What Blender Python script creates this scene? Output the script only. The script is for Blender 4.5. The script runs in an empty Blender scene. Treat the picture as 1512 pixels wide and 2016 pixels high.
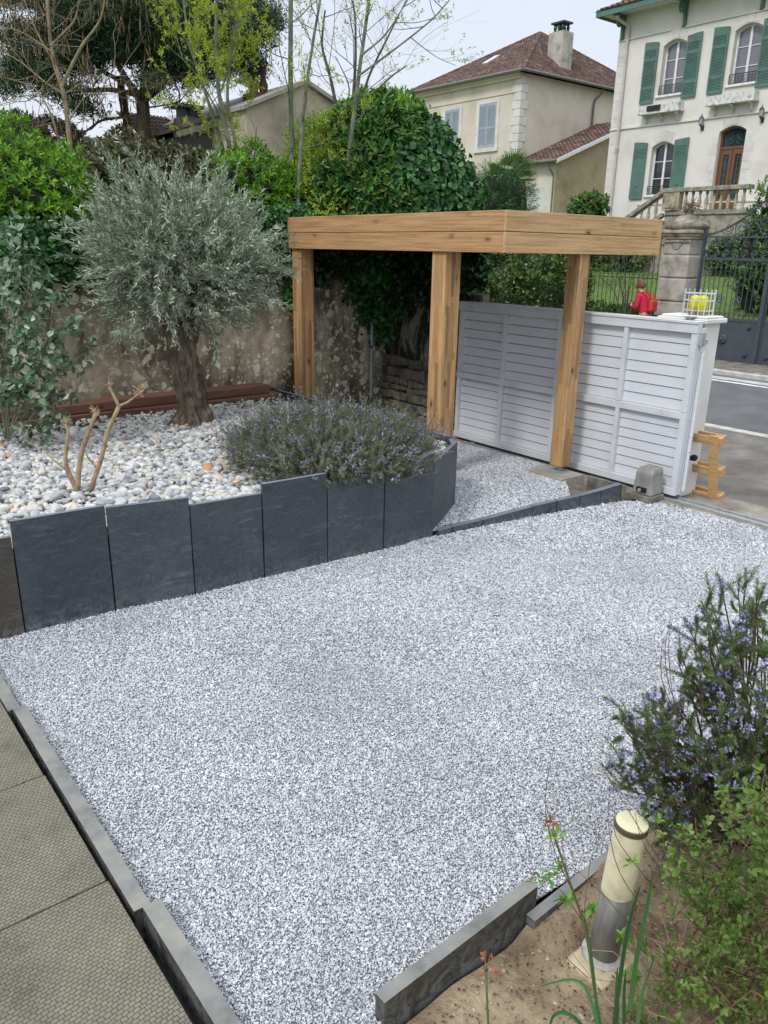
import bpy, bmesh, math, random
import numpy as np
from mathutils import Vector, Matrix, Euler, noise as mnoise
PI=math.pi
rng=np.random.default_rng(7); random.seed(7)
scene=bpy.context.scene; COL=scene.collection
# ------------------------------------------------------------------ camera model (world X = towards the street, Y = along the street)
F=1530.; CX=756.; CY=1008.; PT=math.radians(18.7); RL=math.radians(1.06); H=2.3
AZ=math.radians(51.2); SU=math.sin(AZ); CU=math.cos(AZ)
def to_uv(a): return np.array([a[0]*SU+a[1]*CU, -a[0]*CU+a[1]*SU, a[2]])
def ray(px,py):
    x=(px-CX)/F; y=-(py-CY)/F; c,s=math.cos(RL),math.sin(RL); x,y=x*c-y*s, x*s+y*c
    return to_uv((x, math.cos(PT)+y*math.sin(PT), -math.sin(PT)+y*math.cos(PT)))
O=np.array([0,0,H])
def atz(px,py,z=0.): d=ray(px,py); return O+d*((z-H)/d[2])
def atu(px,py,u): d=ray(px,py); return O+d*(u/d[0])
def atv(px,py,v): d=ray(px,py); return O+d*(v/d[1])
def atd(px,py,D):   # at depth D in front of the camera
    d=ray(px,py); f=to_uv((0,1,0)); return O+d*(D/float(d@f))
# ------------------------------------------------------------------ mesh helpers
class MB:
    def __init__(s): s.v=[]; s.f=[]; s.n=0; s.m=[]
    def add(s,V,Fs,mi=0):
        V=np.asarray(V,float).reshape(-1,3)
        if isinstance(Fs,np.ndarray): s.f.append(Fs+s.n); s.m.append(np.full(len(Fs),mi))
        else:
            by={}
            for f in Fs: by.setdefault(len(f),[]).append(f)
            for k,l in by.items(): a=np.array(l); s.f.append(a+s.n); s.m.append(np.full(len(a),mi))
        s.v.append(V); s.n+=len(V); return s
    def box(s,a,b,mi=0,M=None):
        x0,y0,z0=a; x1,y1,z1=b
        V=np.array([(x0,y0,z0),(x1,y0,z0),(x1,y1,z0),(x0,y1,z0),(x0,y0,z1),(x1,y0,z1),(x1,y1,z1),(x0,y1,z1)],float)
        if M is not None: V=V@np.array(M.to_3x3()).T+np.array(M.translation)
        return s.add(V,np.array([(0,3,2,1),(4,5,6,7),(0,1,5,4),(1,2,6,5),(2,3,7,6),(3,0,4,7)]),mi)
    def bar(s,p,q,w,h,up=(0,0,1),mi=0):      # rectangular bar from p to q
        p=Vector(p);q=Vector(q);d=(q-p);L=d.length;x=d.normalized();u=Vector(up)
        if abs(x.dot(u))>.97:u=Vector((0,1,0))
        y=u.cross(x).normalized();z=x.cross(y)
        M=Matrix((( x.x,y.x,z.x,p.x),(x.y,y.y,z.y,p.y),(x.z,y.z,z.z,p.z),(0,0,0,1)))
        return s.box((0,-w/2,-h/2),(L,w/2,h/2),mi,M)
    def tube(s,P,R,n=6,cap=True,mi=0):
        P=np.asarray(P,float); k=len(P); R=np.full(k,R) if np.isscalar(R) else np.asarray(R,float)
        T=np.gradient(P,axis=0); T/=np.linalg.norm(T,axis=1)[:,None]+1e-9
        ref=np.array([0,0,1.]) if abs(T[0][2])<.9 else np.array([1.,0,0]); 
        V=[]
        for i in range(k):
            a=np.cross(ref,T[i]); a/=np.linalg.norm(a)+1e-9; b=np.cross(T[i],a); ref=np.cross(a,T[i])*-1 if False else b
            ref=np.cross(T[i],a)
            ref=b; 
            an=np.arange(n)*2*PI/n
            V.append(P[i]+R[i]*(np.cos(an)[:,None]*a+np.sin(an)[:,None]*b))
            ref=b
        V=np.concatenate(V); fs=[]
        i=np.arange(k-1)[:,None]*n; j=np.arange(n)[None]; j2=(j+1)%n
        Q=np.stack([i+j,i+j2,i+n+j2,i+n+j],-1).reshape(-1,4)
        s.add(V,Q,mi)
        if cap: 
            s.f.append(np.array([list(range(n))[::-1]])+s.n-k*n); s.m.append(np.array([mi]))
            s.f.append(np.array([[(k-1)*n+q for q in range(n)]])+s.n-k*n); s.m.append(np.array([mi]))
        return s
    def lathe(s,prof,c=(0,0,0),n=24,mi=0,axis=2):
        k=len(prof); V=[]
        for r,z in prof:
            for j in range(n):
                a=2*PI*j/n; p=[r*math.cos(a),r*math.sin(a),z]
                if axis==0: p=[z,p[0],p[1]]
                V.append((p[0]+c[0],p[1]+c[1],p[2]+c[2]))
        fs=[(i*n+j,i*n+(j+1)%n,(i+1)*n+(j+1)%n,(i+1)*n+j) for i in range(k-1) for j in range(n)]
        s.add(V,np.array(fs),mi)
        s.f.append(np.array([list(range(n))[::-1]])+s.n-k*n); s.m.append(np.array([mi]))
        s.f.append(np.array([[(k-1)*n+q for q in range(n)]])+s.n-k*n); s.m.append(np.array([mi]))
        return s
    def prism(s,poly,z0,z1,mi=0,plane='xy'):   # polygon extruded; plane 'xy' -> z, 'yz' -> x, 'xz' -> y
        n=len(poly)
        def P(a,b,c): return {'xy':(a,b,c),'yz':(c,a,b),'xz':(a,c,b)}[plane]
        V=[P(a,b,z0) for a,b in poly]+[P(a,b,z1) for a,b in poly]
        return s.add(V,[list(range(n))[::-1],list(range(n,2*n))]+[(i,(i+1)%n,n+(i+1)%n,n+i) for i in range(n)],mi)
    def mesh(s,name,smooth=False):
        me=bpy.data.meshes.new(name); V=np.concatenate(s.v); me.vertices.add(len(V)); me.vertices.foreach_set('co',V.ravel())
        ln=np.concatenate([np.full(len(f),f.shape[1]) for f in s.f]); lp=np.concatenate([f.ravel() for f in s.f])
        me.loops.add(len(lp)); me.loops.foreach_set('vertex_index',lp.astype(np.int32)); me.polygons.add(len(ln))
        st=np.concatenate([[0],np.cumsum(ln)[:-1]]); me.polygons.foreach_set('loop_start',st.astype(np.int32)); me.polygons.foreach_set('loop_total',ln.astype(np.int32))
        me.polygons.foreach_set('material_index',np.concatenate(s.m).astype(np.int32))
        me.polygons.foreach_set('use_smooth',np.full(len(ln),bool(smooth)))
        me.update(calc_edges=True); me.validate(); return me
    def build(s,name,mat,parent=None,smooth=False,bevel=0,label=None,loc=None,rot=None):
        me=s.mesh(name,smooth)
        for m in (mat if isinstance(mat,(list,tuple)) else [mat]): me.materials.append(m)
        return link(name,me,parent,bevel,label,loc,rot)
def link(name,me,parent=None,bevel=0,label=None,loc=None,rot=None):
    o=bpy.data.objects.new(name,me); COL.objects.link(o)
    if parent: o.parent=parent; 
    if loc is not None: o.location=loc
    elif parent is not None and parent.type=='EMPTY' and parent.get('worldparts'): o.location=-Vector(parent.location)
    if rot is not None: o.rotation_euler=rot
    if bevel:
        m=o.modifiers.new('bevel','BEVEL'); m.width=bevel; m.segments=2; m.limit_method='ANGLE'
    if label: o['label']=label
    return o
def tag(o,label=None,cat=None,group=None,kind=None):
    if label:o['label']=label
    if cat:o['category']=cat
    if group:o['group']=group
    if kind:o['kind']=kind
    return o
def thing(name,label,cat,loc=(0,0,0),group=None,rotz=0,world=True):
    o=bpy.data.objects.new(name,None); COL.objects.link(o); o.location=tuple(float(c) for c in loc); o.rotation_euler=(0,0,rotz); o.empty_display_size=.1
    tag(o,label,cat,group)
    if world: WP[o.name]=1; o['worldparts']=1
    return o
WP={}
def copy_tree(o,parent=None):
    c=o.copy(); COL.objects.link(c)
    if parent: c.parent=parent
    for ch in list(o.children): copy_tree(ch,c)
    return c
# ------------------------------------------------------------------ materials
def nt(name):
    m=bpy.data.materials.new(name); m.use_nodes=True; t=m.node_tree; b=t.nodes['Principled BSDF']; return m,t,b
def N(t,k,**kw):
    n=t.nodes.new(k)
    for a,v in kw.items():
        if a.startswith('i_'): n.inputs[a[2:].replace('_',' ')].default_value=v
        else: setattr(n,a,v)
    return n
def ramp(t,fac,stops,interp='LINEAR'):
    r=N(t,'ShaderNodeValToRGB'); r.color_ramp.interpolation=interp
    e=r.color_ramp.elements
    while len(e)<len(stops): e.new(.5)
    for i,(p,c) in enumerate(stops):
        e[i].position=p; e[i].color=(c[0],c[1],c[2],1) if not np.isscalar(c) else (c,c,c,1)
    t.links.new(fac,r.inputs[0]); return r.outputs[0]
def coords(t,stretch=(1,1,1),kind='Object',rot=(0,0,0)):
    c=N(t,'ShaderNodeTexCoord'); m=N(t,'ShaderNodeMapping'); m.inputs['Scale'].default_value=stretch; m.inputs['Rotation'].default_value=rot
    t.links.new(c.outputs[kind],m.inputs[0]); return m.outputs[0]
def mixc(t,fac,a,b,mode='MIX'):
    n=N(t,'ShaderNodeMix',data_type='RGBA',blend_type=mode)
    for s,v in ((n.inputs[0],fac),(n.inputs[6],a),(n.inputs[7],b)):
        if hasattr(v,'links'): t.links.new(v,s)
        elif isinstance(v,(int,float)): s.default_value=v
        else: s.default_value=(v[0],v[1],v[2],1)
    return n.outputs[2]
def noi(t,co,scale=5,detail=6,rough=.6,dist=0):
    n=N(t,'ShaderNodeTexNoise'); n.inputs['Scale'].default_value=scale; n.inputs['Detail'].default_value=detail; n.inputs['Roughness'].default_value=rough; n.inputs['Distortion'].default_value=dist
    t.links.new(co,n.inputs['Vector']); return n.outputs[0]
def bump(t,b,h,strength=.3,dist=.01,prev=None):
    n=N(t,'ShaderNodeBump'); n.inputs['Strength'].default_value=strength; n.inputs['Distance'].default_value=dist
    t.links.new(h,n.inputs['Height'])
    if prev is not None: t.links.new(prev,n.inputs['Normal'])
    t.links.new(n.outputs[0],b.inputs['Normal']); return n.outputs[0]
def plain(name,stops,scale=4,rough=.7,bs=.2,bd=.005,bscale=None,stretch=(1,1,1),metal=0,spec=.5,detail=6,kind='Object'):
    m,t,b=nt(name); co=coords(t,stretch,kind)
    if not isinstance(stops[0],(tuple,list)): stops=[tuple(c*.85 for c in stops),stops,tuple(min(1,c*1.12) for c in stops)]
    k=len(stops); n=noi(t,co,scale,detail)
    t.links.new(ramp(t,n,[(.3+.4*i/(k-1),c) for i,c in enumerate(stops)]),b.inputs['Base Color'])
    b.inputs['Roughness'].default_value=rough; b.inputs['Metallic'].default_value=metal; b.inputs['Specular IOR Level'].default_value=spec
    if bs: bump(t,b,noi(t,co,bscale or scale*5,4),bs,bd)
    return m
def leafmat(name,cols,trans=.3,rough=.5,spec=.22,big=2.5,bigamt=.35):
    m,t,b=nt(name); g=N(t,'ShaderNodeNewGeometry'); k=len(cols)
    c=ramp(t,g.outputs['Random Per Island'],[((i+.5)/k,c) for i,c in enumerate(cols)])
    v=noi(t,coords(t,(1,1,1)),big,3); v=ramp(t,v,[(.35,1-bigamt),(.65,1+bigamt*.6)])
    c=mixc(t,1.0,c,v,'MULTIPLY'); t.links.new(c,b.inputs['Base Color']); b.inputs['Roughness'].default_value=rough; b.inputs['Specular IOR Level'].default_value=min(spec,.3)
    tr=N(t,'ShaderNodeBsdfTranslucent'); t.links.new(c,tr.inputs[0]); mx=N(t,'ShaderNodeMixShader'); mx.inputs[0].default_value=trans
    t.links.new(b.outputs[0],mx.inputs[1]); t.links.new(tr.outputs[0],mx.inputs[2]); t.links.new(mx.outputs[0],t.nodes['Material Output'].inputs[0]); return m
def woodmat(name,dark,mid,light,axis=0,scale=1.,rough=.65,lam=0,knots=1):
    m,t,b=nt(name); st=[9,9,9]; st[axis]=.7; st=[q*scale for q in st]
    oi=N(t,'ShaderNodeObjectInfo'); tc=N(t,'ShaderNodeTexCoord'); off=N(t,'ShaderNodeVectorMath',operation='ADD'); sc=N(t,'ShaderNodeVectorMath',operation='SCALE'); 
    cmb=N(t,'ShaderNodeCombineXYZ'); 
    for i in range(3): t.links.new(oi.outputs['Random'],cmb.inputs[i])
    t.links.new(cmb.outputs[0],sc.inputs[0]); sc.inputs[3].default_value=37.
    t.links.new(tc.outputs['Object'],off.inputs[0]); t.links.new(sc.outputs[0],off.inputs[1])
    mp=N(t,'ShaderNodeMapping'); mp.inputs['Scale'].default_value=st; t.links.new(off.outputs[0],mp.inputs[0])
    n1=noi(t,mp.outputs[0],1.1,3,.5,1.2)
    mp2=N(t,'ShaderNodeMapping'); s2=[60*scale]*3; s2[axis]=1.6; mp2.inputs['Scale'].default_value=s2; t.links.new(off.outputs[0],mp2.inputs[0]); n2=noi(t,mp2.outputs[0],1,4)
    w=N(t,'ShaderNodeMath',operation='MULTIPLY'); t.links.new(n1,w.inputs[0]); w.inputs[1].default_value=14.
    w2=N(t,'ShaderNodeMath',operation='PINGPONG'); t.links.new(w.outputs[0],w2.inputs[0]); w2.inputs[1].default_value=1.
    c1=ramp(t,w2.outputs[0],[(0,mid),(.6,light),(1,mid)]); c=mixc(t,.55,c1,ramp(t,n2,[(.3,dark),(.6,light)]))
    if lam:   # glued lamella blocks
        br=N(t,'ShaderNodeTexVoronoi'); mp3=N(t,'ShaderNodeMapping'); s3=[1/.05]*3; s3[axis]=1/.55; mp3.inputs['Scale'].default_value=s3; t.links.new(off.outputs[0],mp3.inputs[0])
        br.distance='CHEBYCHEV'; br.inputs['Randomness'].default_value=.35; t.links.new(mp3.outputs[0],br.inputs['Vector']); br.inputs['Scale'].default_value=1
        sp=N(t,'ShaderNodeSeparateColor'); t.links.new(br.outputs['Color'],sp.inputs[0])
        c=mixc(t,1,c,ramp(t,sp.outputs[0],[(0,.62),(.5,1.),(1,1.25)]),'MULTIPLY')
    if knots:
        vk=N(t,'ShaderNodeTexVoronoi'); mp4=N(t,'ShaderNodeMapping'); s4=[5.5]*3; s4[axis]=2.6; mp4.inputs['Scale'].default_value=s4; t.links.new(off.outputs[0],mp4.inputs[0]); t.links.new(mp4.outputs[0],vk.inputs['Vector']); vk.inputs['Scale'].default_value=1
        kk=ramp(t,vk.outputs['Distance'],[(.03,1),(.11,.25),(.2,0)]); c=mixc(t,kk,c,tuple(q*.35 for q in dark))
    t.links.new(c,b.inputs['Base Color']); b.inputs['Roughness'].default_value=rough; bump(t,b,n2,.25,.002); return m
def glassmat(name,col=(.05,.06,.07),rough=.05):
    m,t,b=nt(name); b.inputs['Base Color'].default_value=(*col,1); b.inputs['Roughness'].default_value=rough; b.inputs['Specular IOR Level'].default_value=.8
    return m
QUALITY=1
# ================================================================== materials
def slate_mat(name,c0,c1,c2,patch=0.0):
    m,t,b=nt(name); co=coords(t); n=noi(t,co,2.2,8,.65,.6); n2=noi(t,co,14,8,.7,1.5)
    c=ramp(t,n,[(.3,c0),(.5,c1),(.7,c2)]); c=mixc(t,.5,c,ramp(t,n2,[(.3,c0),(.7,c2)])); sk=noi(t,coords(t,(2,2,9),rot=(.5,.4,0)),2.4,9,.7,.8); c=mixc(t,ramp(t,sk,[(.56,0),(.72,.55)]),c,tuple(q*2.1 for q in c2))
    v=noi(t,coords(t,(3,3,1.2)),3.1,5,.7,.3); c=mixc(t,ramp(t,v,[(.68,0),(.71,patch)]),c,(.22,.15,.09))
    t.links.new(c,b.inputs['Base Color']); b.inputs['Roughness'].default_value=.5
    oi=N(t,'ShaderNodeObjectInfo'); c=mixc(t,1,c,ramp(t,oi.outputs['Random'],[(0,(.78,.80,.82)),(1,(1.22,1.18,1.14))]),'MULTIPLY'); gz_=N(t,'ShaderNodeNewGeometry'); sz_=N(t,'ShaderNodeSeparateXYZ'); t.links.new(gz_.outputs['Position'],sz_.inputs[0]); du=ramp(t,sz_.outputs[2],[(.0,.75),(.05,.35),(.14,0)]); du=mixc(t,1,du,ramp(t,n2,[(.4,0),(.6,1)]),'MULTIPLY'); c=mixc(t,du,c,(.17,.18,.19)); t.links.new(c,b.inputs['Base Color'])
    vv=N(t,'ShaderNodeTexVoronoi'); vv.feature='SMOOTH_F1'; d=noi(t,co,3,3); ad=N(t,'ShaderNodeVectorMath',operation='ADD'); t.links.new(co,ad.inputs[0]); t.links.new(d,ad.inputs[1]); t.links.new(ad.outputs[0],vv.inputs['Vector']); vv.inputs['Scale'].default_value=3.5
    st=ramp(t,n2,[(.35,0),(.5,.4),(.52,.55),(.7,1)])
    p=bump(t,b,st,.45,.008); bump(t,b,vv.outputs['Distance'],.15,.03,p); return m
M={}
M['slate']=slate_mat('slate',(.027,.034,.043),(.044,.054,.067),(.078,.092,.108),.55)
M['slate_old']=slate_mat('slate_weathered',(.035,.030,.025),(.055,.048,.040),(.08,.07,.06),.3)
M['slate_dirty']=slate_mat('slate_earthy',(.018,.018,.016),(.035,.033,.028),(.13,.12,.095),.5)
M['slate_top']=plain('slate_sawn_face',[(.11,.115,.11),(.19,.195,.185),(.26,.25,.215)],7,.55,.15,.002,40)
M['concrete']=plain('concrete',[(.20,.18,.15),(.33,.31,.27),(.42,.40,.35)],3,.85,.4,.004,60)
M['concrete_d']=plain('dirty_concrete',[(.06,.055,.045),(.16,.145,.12),(.26,.24,.20)],5,.9,.4,.006,50)
M['asphalt_road']=plain('road_asphalt',[(.075,.08,.085),(.105,.11,.115),(.14,.145,.15)],1.2,.85,.5,.004,140)
M['asphalt_walk']=plain('apron_asphalt',[(.09,.083,.075),(.15,.14,.125),(.26,.235,.20)],1.6,.9,.6,.006,110)
M['kerb']=plain('kerb_stone',[(.30,.29,.27),(.45,.44,.42),(.55,.54,.52)],8,.8,.3,.004,60)
M['roadpaint']=plain('road_paint',[(.45,.46,.47),(.72,.73,.74),(.8,.8,.8)],9,.6,.1,.002)
M['soil']=plain('sandy_soil',[(.085,.06,.036),(.20,.15,.093),(.27,.21,.135),(.36,.285,.185)],5,.95,1,.02,34,detail=12)
M['darksoil']=plain('leaf_mould',[(.03,.022,.014),(.07,.05,.032),(.13,.10,.07)],9,.95,.8,.02,30)
M['grass']=plain('lawn',[(.05,.10,.018),(.10,.17,.03),(.16,.22,.05)],6,.9,.8,.04,60)
M['white']=plain('white_lacquer',[(.57,.59,.63),(.61,.63,.67),(.63,.65,.69)],2.5,.35,.05,.001)
M['white_dirty']=plain('white_frame_paint',[(.50,.50,.50),(.60,.62,.65),(.64,.66,.68)],2.5,.45,.1,.002,30,detail=9)
M['render_white']=plain('white_render',[(.55,.54,.50),(.68,.67,.64),(.74,.73,.70)],2,.85,.3,.003,60)
M['steel']=plain('brushed_steel',[(.12,.12,.11),(.22,.21,.19),(.30,.29,.27)],5,.5,.1,.001,metal=.5,stretch=(4,4,.6))
M['galv']=plain('galvanised_steel',[(.28,.30,.31),(.42,.44,.46)] ,20,.5,.1,.001,metal=.3)
M['black']=plain('black_rubber',[(.008,.008,.009),(.015,.015,.016)],9,.5)
M['motor']=plain('grey_moulded_plastic',[(.17,.165,.15),(.24,.235,.22),(.30,.295,.27)],6,.6,.1,.002)
M['beam']=woodmat('larch_board',(.16,.075,.028),(.39,.21,.085),(.52,.31,.145),1)
M['beamx']=woodmat('larch_board_lighter',(.20,.10,.038),(.47,.27,.115),(.60,.385,.19),0)
M['post']=woodmat('glued_post',(.17,.08,.03),(.40,.215,.09),(.55,.335,.155),2,lam=1)
M['redwood']=woodmat('stained_beam',(.05,.02,.012),(.12,.052,.034),(.20,.095,.065),0,.8,.6)
M['pallet']=woodmat('pallet_pine',(.22,.12,.045),(.45,.26,.10),(.58,.37,.17),0,1.2)
# ================================================================== ground, roads
def sheet(name,poly,z,mat,kind='structure',sub=0):
    mb=MB(); mb.add([(x,y,z) for x,y in poly],[tuple(range(len(poly)))]); o=mb.build(name,mat); tag(o,kind=kind); return o
# terrain: flat on our side, rising behind the far fence
mb=MB(); xs=np.array([-400,-60,-10,16.9,17.36,17.5,19,21,23.5,25.5,28,60,400]); zs=np.array([-.12]*4+[-.12,.35,.75,1.15,1.6,1.75,1.8,1.8,1.8])
ys=np.array([-400,-30,0,10,20,40,80,400.])
V=[(x,y,z) for x,z in zip(xs,zs) for y in ys]; k=len(ys)
mb.add(V,[(i*k+j,i*k+j+1,(i+1)*k+j+1,(i+1)*k+j)[::-1] for i in range(len(xs)-1) for j in range(k-1)])
tag(mb.build('ground',M['grass']),kind='structure')
sheet('road',[(10.62,-60),(15.6,-60),(15.6,120),(10.62,120)],-.055,M['asphalt_road'])
sheet('sidewalk',[(7.32,-60),(10.45,-60),(10.45,120),(7.32,120)],-.02,M['asphalt_walk'])
mb=MB(); mb.box((10.45,-60,-.12),(10.62,120,-.012)); o=mb.build('kerb',M['kerb'],bevel=.01); tag(o,kind='structure')
mb=MB(); mb.box((15.6,-60,-.12),(15.8,120,.03)); o=mb.build('kerb',M['kerb'],bevel=.01); tag(o,kind='structure')
mb=MB(); mb.box((15.8,-60,-.118),(17.38,120,.035)); tag(mb.build('sidewalk',M['concrete_d']),kind='structure')
sheet('road_marking',[(14.72,-60),(14.86,-60),(14.86,120),(14.72,120)],-.048,M['roadpaint'])
sheet('road_marking',[(14.98,-60),(15.32,-60),(15.32,120),(14.98,120)],-.048,M['kerb'])
# threshold with gate rail
mb=MB(); mb.box((6.62,-6,-.118),(7.32,8.6,.012)); tag(mb.build('threshold',plain('worn_threshold',[(.10,.09,.075),(.22,.195,.16),(.34,.31,.26)],3,.9,.5,.006,50)),kind='structure')
mb=MB()
for u in (6.74,6.86): mb.box((u-.012,-5.8,.013),(u+.012,7.2,.032))
mb.box((6.77,-5.8,.0135),(6.83,7.2,.018)); tag(mb.build('gate_rail',M['galv']),'thin steel sliding track running along the concrete threshold','rail')
# ================================================================== gravel
def gravel_base():
    m,t,b=nt('gravel_bed'); co=coords(t); v=N(t,'ShaderNodeTexVoronoi'); v.inputs['Scale'].default_value=85; t.links.new(co,v.inputs['Vector'])
    sp=N(t,'ShaderNodeSeparateColor'); t.links.new(v.outputs['Color'],sp.inputs[0])
    c=ramp(t,sp.outputs[0],[(.0,(.28,.30,.33)),(.35,(.42,.44,.48)),(.6,(.52,.54,.58)),(.9,(.6,.62,.66))])
    e=ramp(t,v.outputs['Distance'],[(.25,1),(.6,.35)]); c=mixc(t,1,c,e,'MULTIPLY')
    t.links.new(c,b.inputs['Base Color']); b.inputs['Roughness'].default_value=.8
    inv=ramp(t,v.outputs['Distance'],[(0,1),(.6,0)]); bump(t,b,inv,1,.012); return m
def gravel_chip():
    m,t,b=nt('marble_chippings'); g=N(t,'ShaderNodeNewGeometry')
    c=ramp(t,g.outputs['Random Per Island'],[(0,(.33,.35,.38)),(.12,(.42,.44,.475)),(.35,(.51,.53,.57)),(.62,(.58,.60,.64)),(.88,(.66,.675,.71)),(.99,(.72,.71,.68))])
    big=ramp(t,noi(t,coords(t),1.1,6,.65),[(.34,.84),(.5,.98),(.66,1.06)]); c=mixc(t,1,c,big,'MULTIPLY')
    t.links.new(c,b.inputs['Base Color']); b.inputs['Roughness'].default_value=.7; return m
M['gravel_base']=gravel_base(); M['chip']=gravel_chip()
def gz(x,y):  # gentle relief of the raked gravel
    return .010*np.sin(x*1.7+y*.8)+.008*np.sin(y*2.3-x*.9+1)
PL=[]   # planter outline base
for p in ((0,1255),(50,1243),(228,1200),(385,1172),(522,1140),(645,1110),(755,1083),(850,1055),(895,1000)): PL.append(atz(*p)[:2])
pl0=PL[0]+(PL[0]-PL[1])*2.5
EDG=[np.array(p) for p in ((.745,-3.5),(.745,4.1),(.69,6.5))]
low=[(.74,-.5),(.74,4.1),(.66,5.4)]+[tuple(pl0)]+[tuple(p) for p in PL[:8]]+[tuple(atz(*p)[:2]) for p in ((864,1054),(949,1036),(1048,1017),(1140,1001),(1221,987))]+[(6.66,4.0),(6.66,-3.0),(4.5,-3.0),(3.4,1.42),(2.7,1.44),(2.28,1.40),(1.86,1.42),(1.135,1.40),(1.1,-.5)]
upp=[tuple(PL[7]),tuple(PL[8]),(5.2,6.3),(4.9,8.7),(6.95,8.7),(6.66,7.2),(6.66,5.2),(6.3,4.84),*[tuple(atz(*q)[:2]+np.array([.0,.085])) for q in ((1140,1001),(1048,1017),(949,1036),(885,1049))]]
def inside(poly,x,y):
    c=np.zeros(len(x),bool); n=len(poly); j=n-1
    for i in range(n):
        xi,yi=poly[i];xj,yj=poly[j]
        with np.errstate(divide='ignore',invalid='ignore'): c^=((yi>y)!=(yj>y))&(x<(xj-xi)*(y-yi)/(yj-yi+1e-12)+xi)
        j=i
    return c
def relief_sheet(name,poly,z,mat,step=.12,fz=gz,kind='structure'):
    # polygon cut into a fine grid so its surface can undulate
    bm=bmesh.new(); vs=[bm.verts.new((x,y,0)) for x,y in poly]; bm.faces.new(vs)
    xs=[p[0] for p in poly];ys=[p[1] for p in poly]
    for a,ax in ((xs,0),(ys,1)):
        q=min(a)+step
        while q<max(a):
            no=[0,0,0];no[ax]=1;co=[0,0,0];co[ax]=q
            bmesh.ops.bisect_plane(bm,geom=bm.verts[:]+bm.edges[:]+bm.faces[:],plane_co=co,plane_no=no); q+=step
    for v in bm.verts: v.co.z=z+float(fz(v.co.x,v.co.y))
    bmesh.ops.recalc_face_normals(bm,faces=bm.faces)
    if bm.faces[0].normal.z<0: bmesh.ops.reverse_faces(bm,faces=bm.faces)
    me=bpy.data.meshes.new(name); bm.to_mesh(me); bm.free(); me.materials.append(mat); o=link(name,me); 
    if kind: tag(o,kind=kind)
    return o
sheet('soil',[(5.4,4.2),(6.64,4.1),(6.64,5.6),(5.4,5.6)],-.03,M['concrete_d']); relief_sheet('gravel_ground',low,-.004,M['gravel_base'],.4); relief_sheet('gravel_ground',upp,.036,M['gravel_base'],.4)
OCT=np.array([(1,0,0),(-1,0,0),(0,1,0),(0,-1,0),(0,0,1),(0,0,-1)],float); OF=np.array([(0,2,4),(2,1,4),(1,3,4),(3,0,4),(2,0,5),(1,2,5),(3,1,5),(0,3,5)])
def rotmats(n,flat=1.):
    q=rng.normal(size=(n,4)); q[:,1:3]*=flat; q/=np.linalg.norm(q,axis=1)[:,None]; w,x,y,z=q.T
    return np.stack([1-2*(y*y+z*z),2*(x*y-z*w),2*(x*z+y*w),2*(x*y+z*w),1-2*(x*x+z*z),2*(y*z-x*w),2*(x*z-y*w),2*(y*z+x*w),1-2*(x*x+y*y)],-1).reshape(n,3,3)
def chips(poly,z,name,label):
    xs=[p[0] for p in poly];ys=[p[1] for p in poly]; f=to_uv((0,1,0)); mb=MB()
    for d0,d1,dens,sz in ((0,2.6,28000,.0040),(2.6,4,22000,.0043),(4,6,15000,.0051),(6,11,8000,.0068)):
        A=(max(xs)-min(xs))*(max(ys)-min(ys)); n=int(A*dens)
        x=rng.uniform(min(xs),max(xs),n); y=rng.uniform(min(ys),max(ys),n)
        D=x*f[0]+y*f[1]; X=x*SU-y*CU
        k=(D>=d0)&(D<d1)&(np.abs(X)<D*.53+.35)&(D>1.3); x,y=x[k],y[k]; k=inside(poly,x,y); x,y=x[k],y[k]; n=len(x)
        if n==0: continue
        P=np.stack([x,y,z+gz(x,y)+rng.uniform(0,.007,n)],-1)
        S=sz*rng.lognormal(0,.28,(n,1,1))*np.stack([rng.uniform(.9,1.5,n),rng.uniform(.8,1.15,n),rng.uniform(.5,.85,n)],-1)[:,None,:]
        L=(OCT[None]*rng.uniform(.7,1.2,(n,6,1))+rng.normal(0,.13,(n,6,3)))*S
        L=np.einsum('nij,nkj->nki',rotmats(n,.45),L)+P[:,None]
        mb.add(L.reshape(-1,3),(OF[None]+6*np.arange(n)[:,None,None]).reshape(-1,3))
    o=mb.build(name,M['chip']); tag(o,label,'gravel',kind='stuff'); return mb.n//6
if QUALITY: print('chips',chips(low,-.002,'gravel','pale grey marble gravel spread over the driveway between slate edges'),chips(upp,.038,'gravel','pale grey marble gravel under the timber pergola beside the white gate'))
# ================================================================== slate planter
bed=thing('slate_planter','raised bed edged by stepped dark slate slabs, filled with pebbles','planter',(2.9,5.6,0))
tops=[((-60,1077),(20,1057)),((18,1025),(205,998)),((210,1004),(370,976)),((374,998),(517,970)),((514,953),(643,932)),((646,952),(752,934)),((755,912),(853,893)),((856,902),(900,878))]
base=[pl0]+PL[1:]
def slab(p0,p1,z0,z1,th,mat,gap=.004,zb=-.1,slope=True,name='slab',label=None,parent=None,topmat=None):
    p0=np.array(p0[:2]);p1=np.array(p1[:2]); d=(p1-p0); L=np.linalg.norm(d); d/=L; n=np.array([-d[1],d[0]])
    a=p0+d*gap;b=p1-d*gap
    V=[(*a,zb),(*b,zb),(*(b+n*th),zb),(*(a+n*th),zb),(*a,z0),(*b,z1),(*(b+n*th),z1),(*(a+n*th),z0)]
    # subdivide the faces a little so the sawn edges are not dead straight
    mb=MB(); mb.add(V,[(0,3,2,1),(0,1,5,4),(1,2,6,5),(2,3,7,6),(3,0,4,7)]); mb.add(V[4:],[(0,1,2,3)],1)
    o=mb.build(name,[mat,topmat or M['slate_top']],parent,bevel=.003,label=label)
    return o
M['slate_cut']=plain('slate_sawn_blue',[(.10,.125,.15),(.15,.18,.21),(.19,.22,.25)],7,.5,.1,.002,40)
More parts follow.
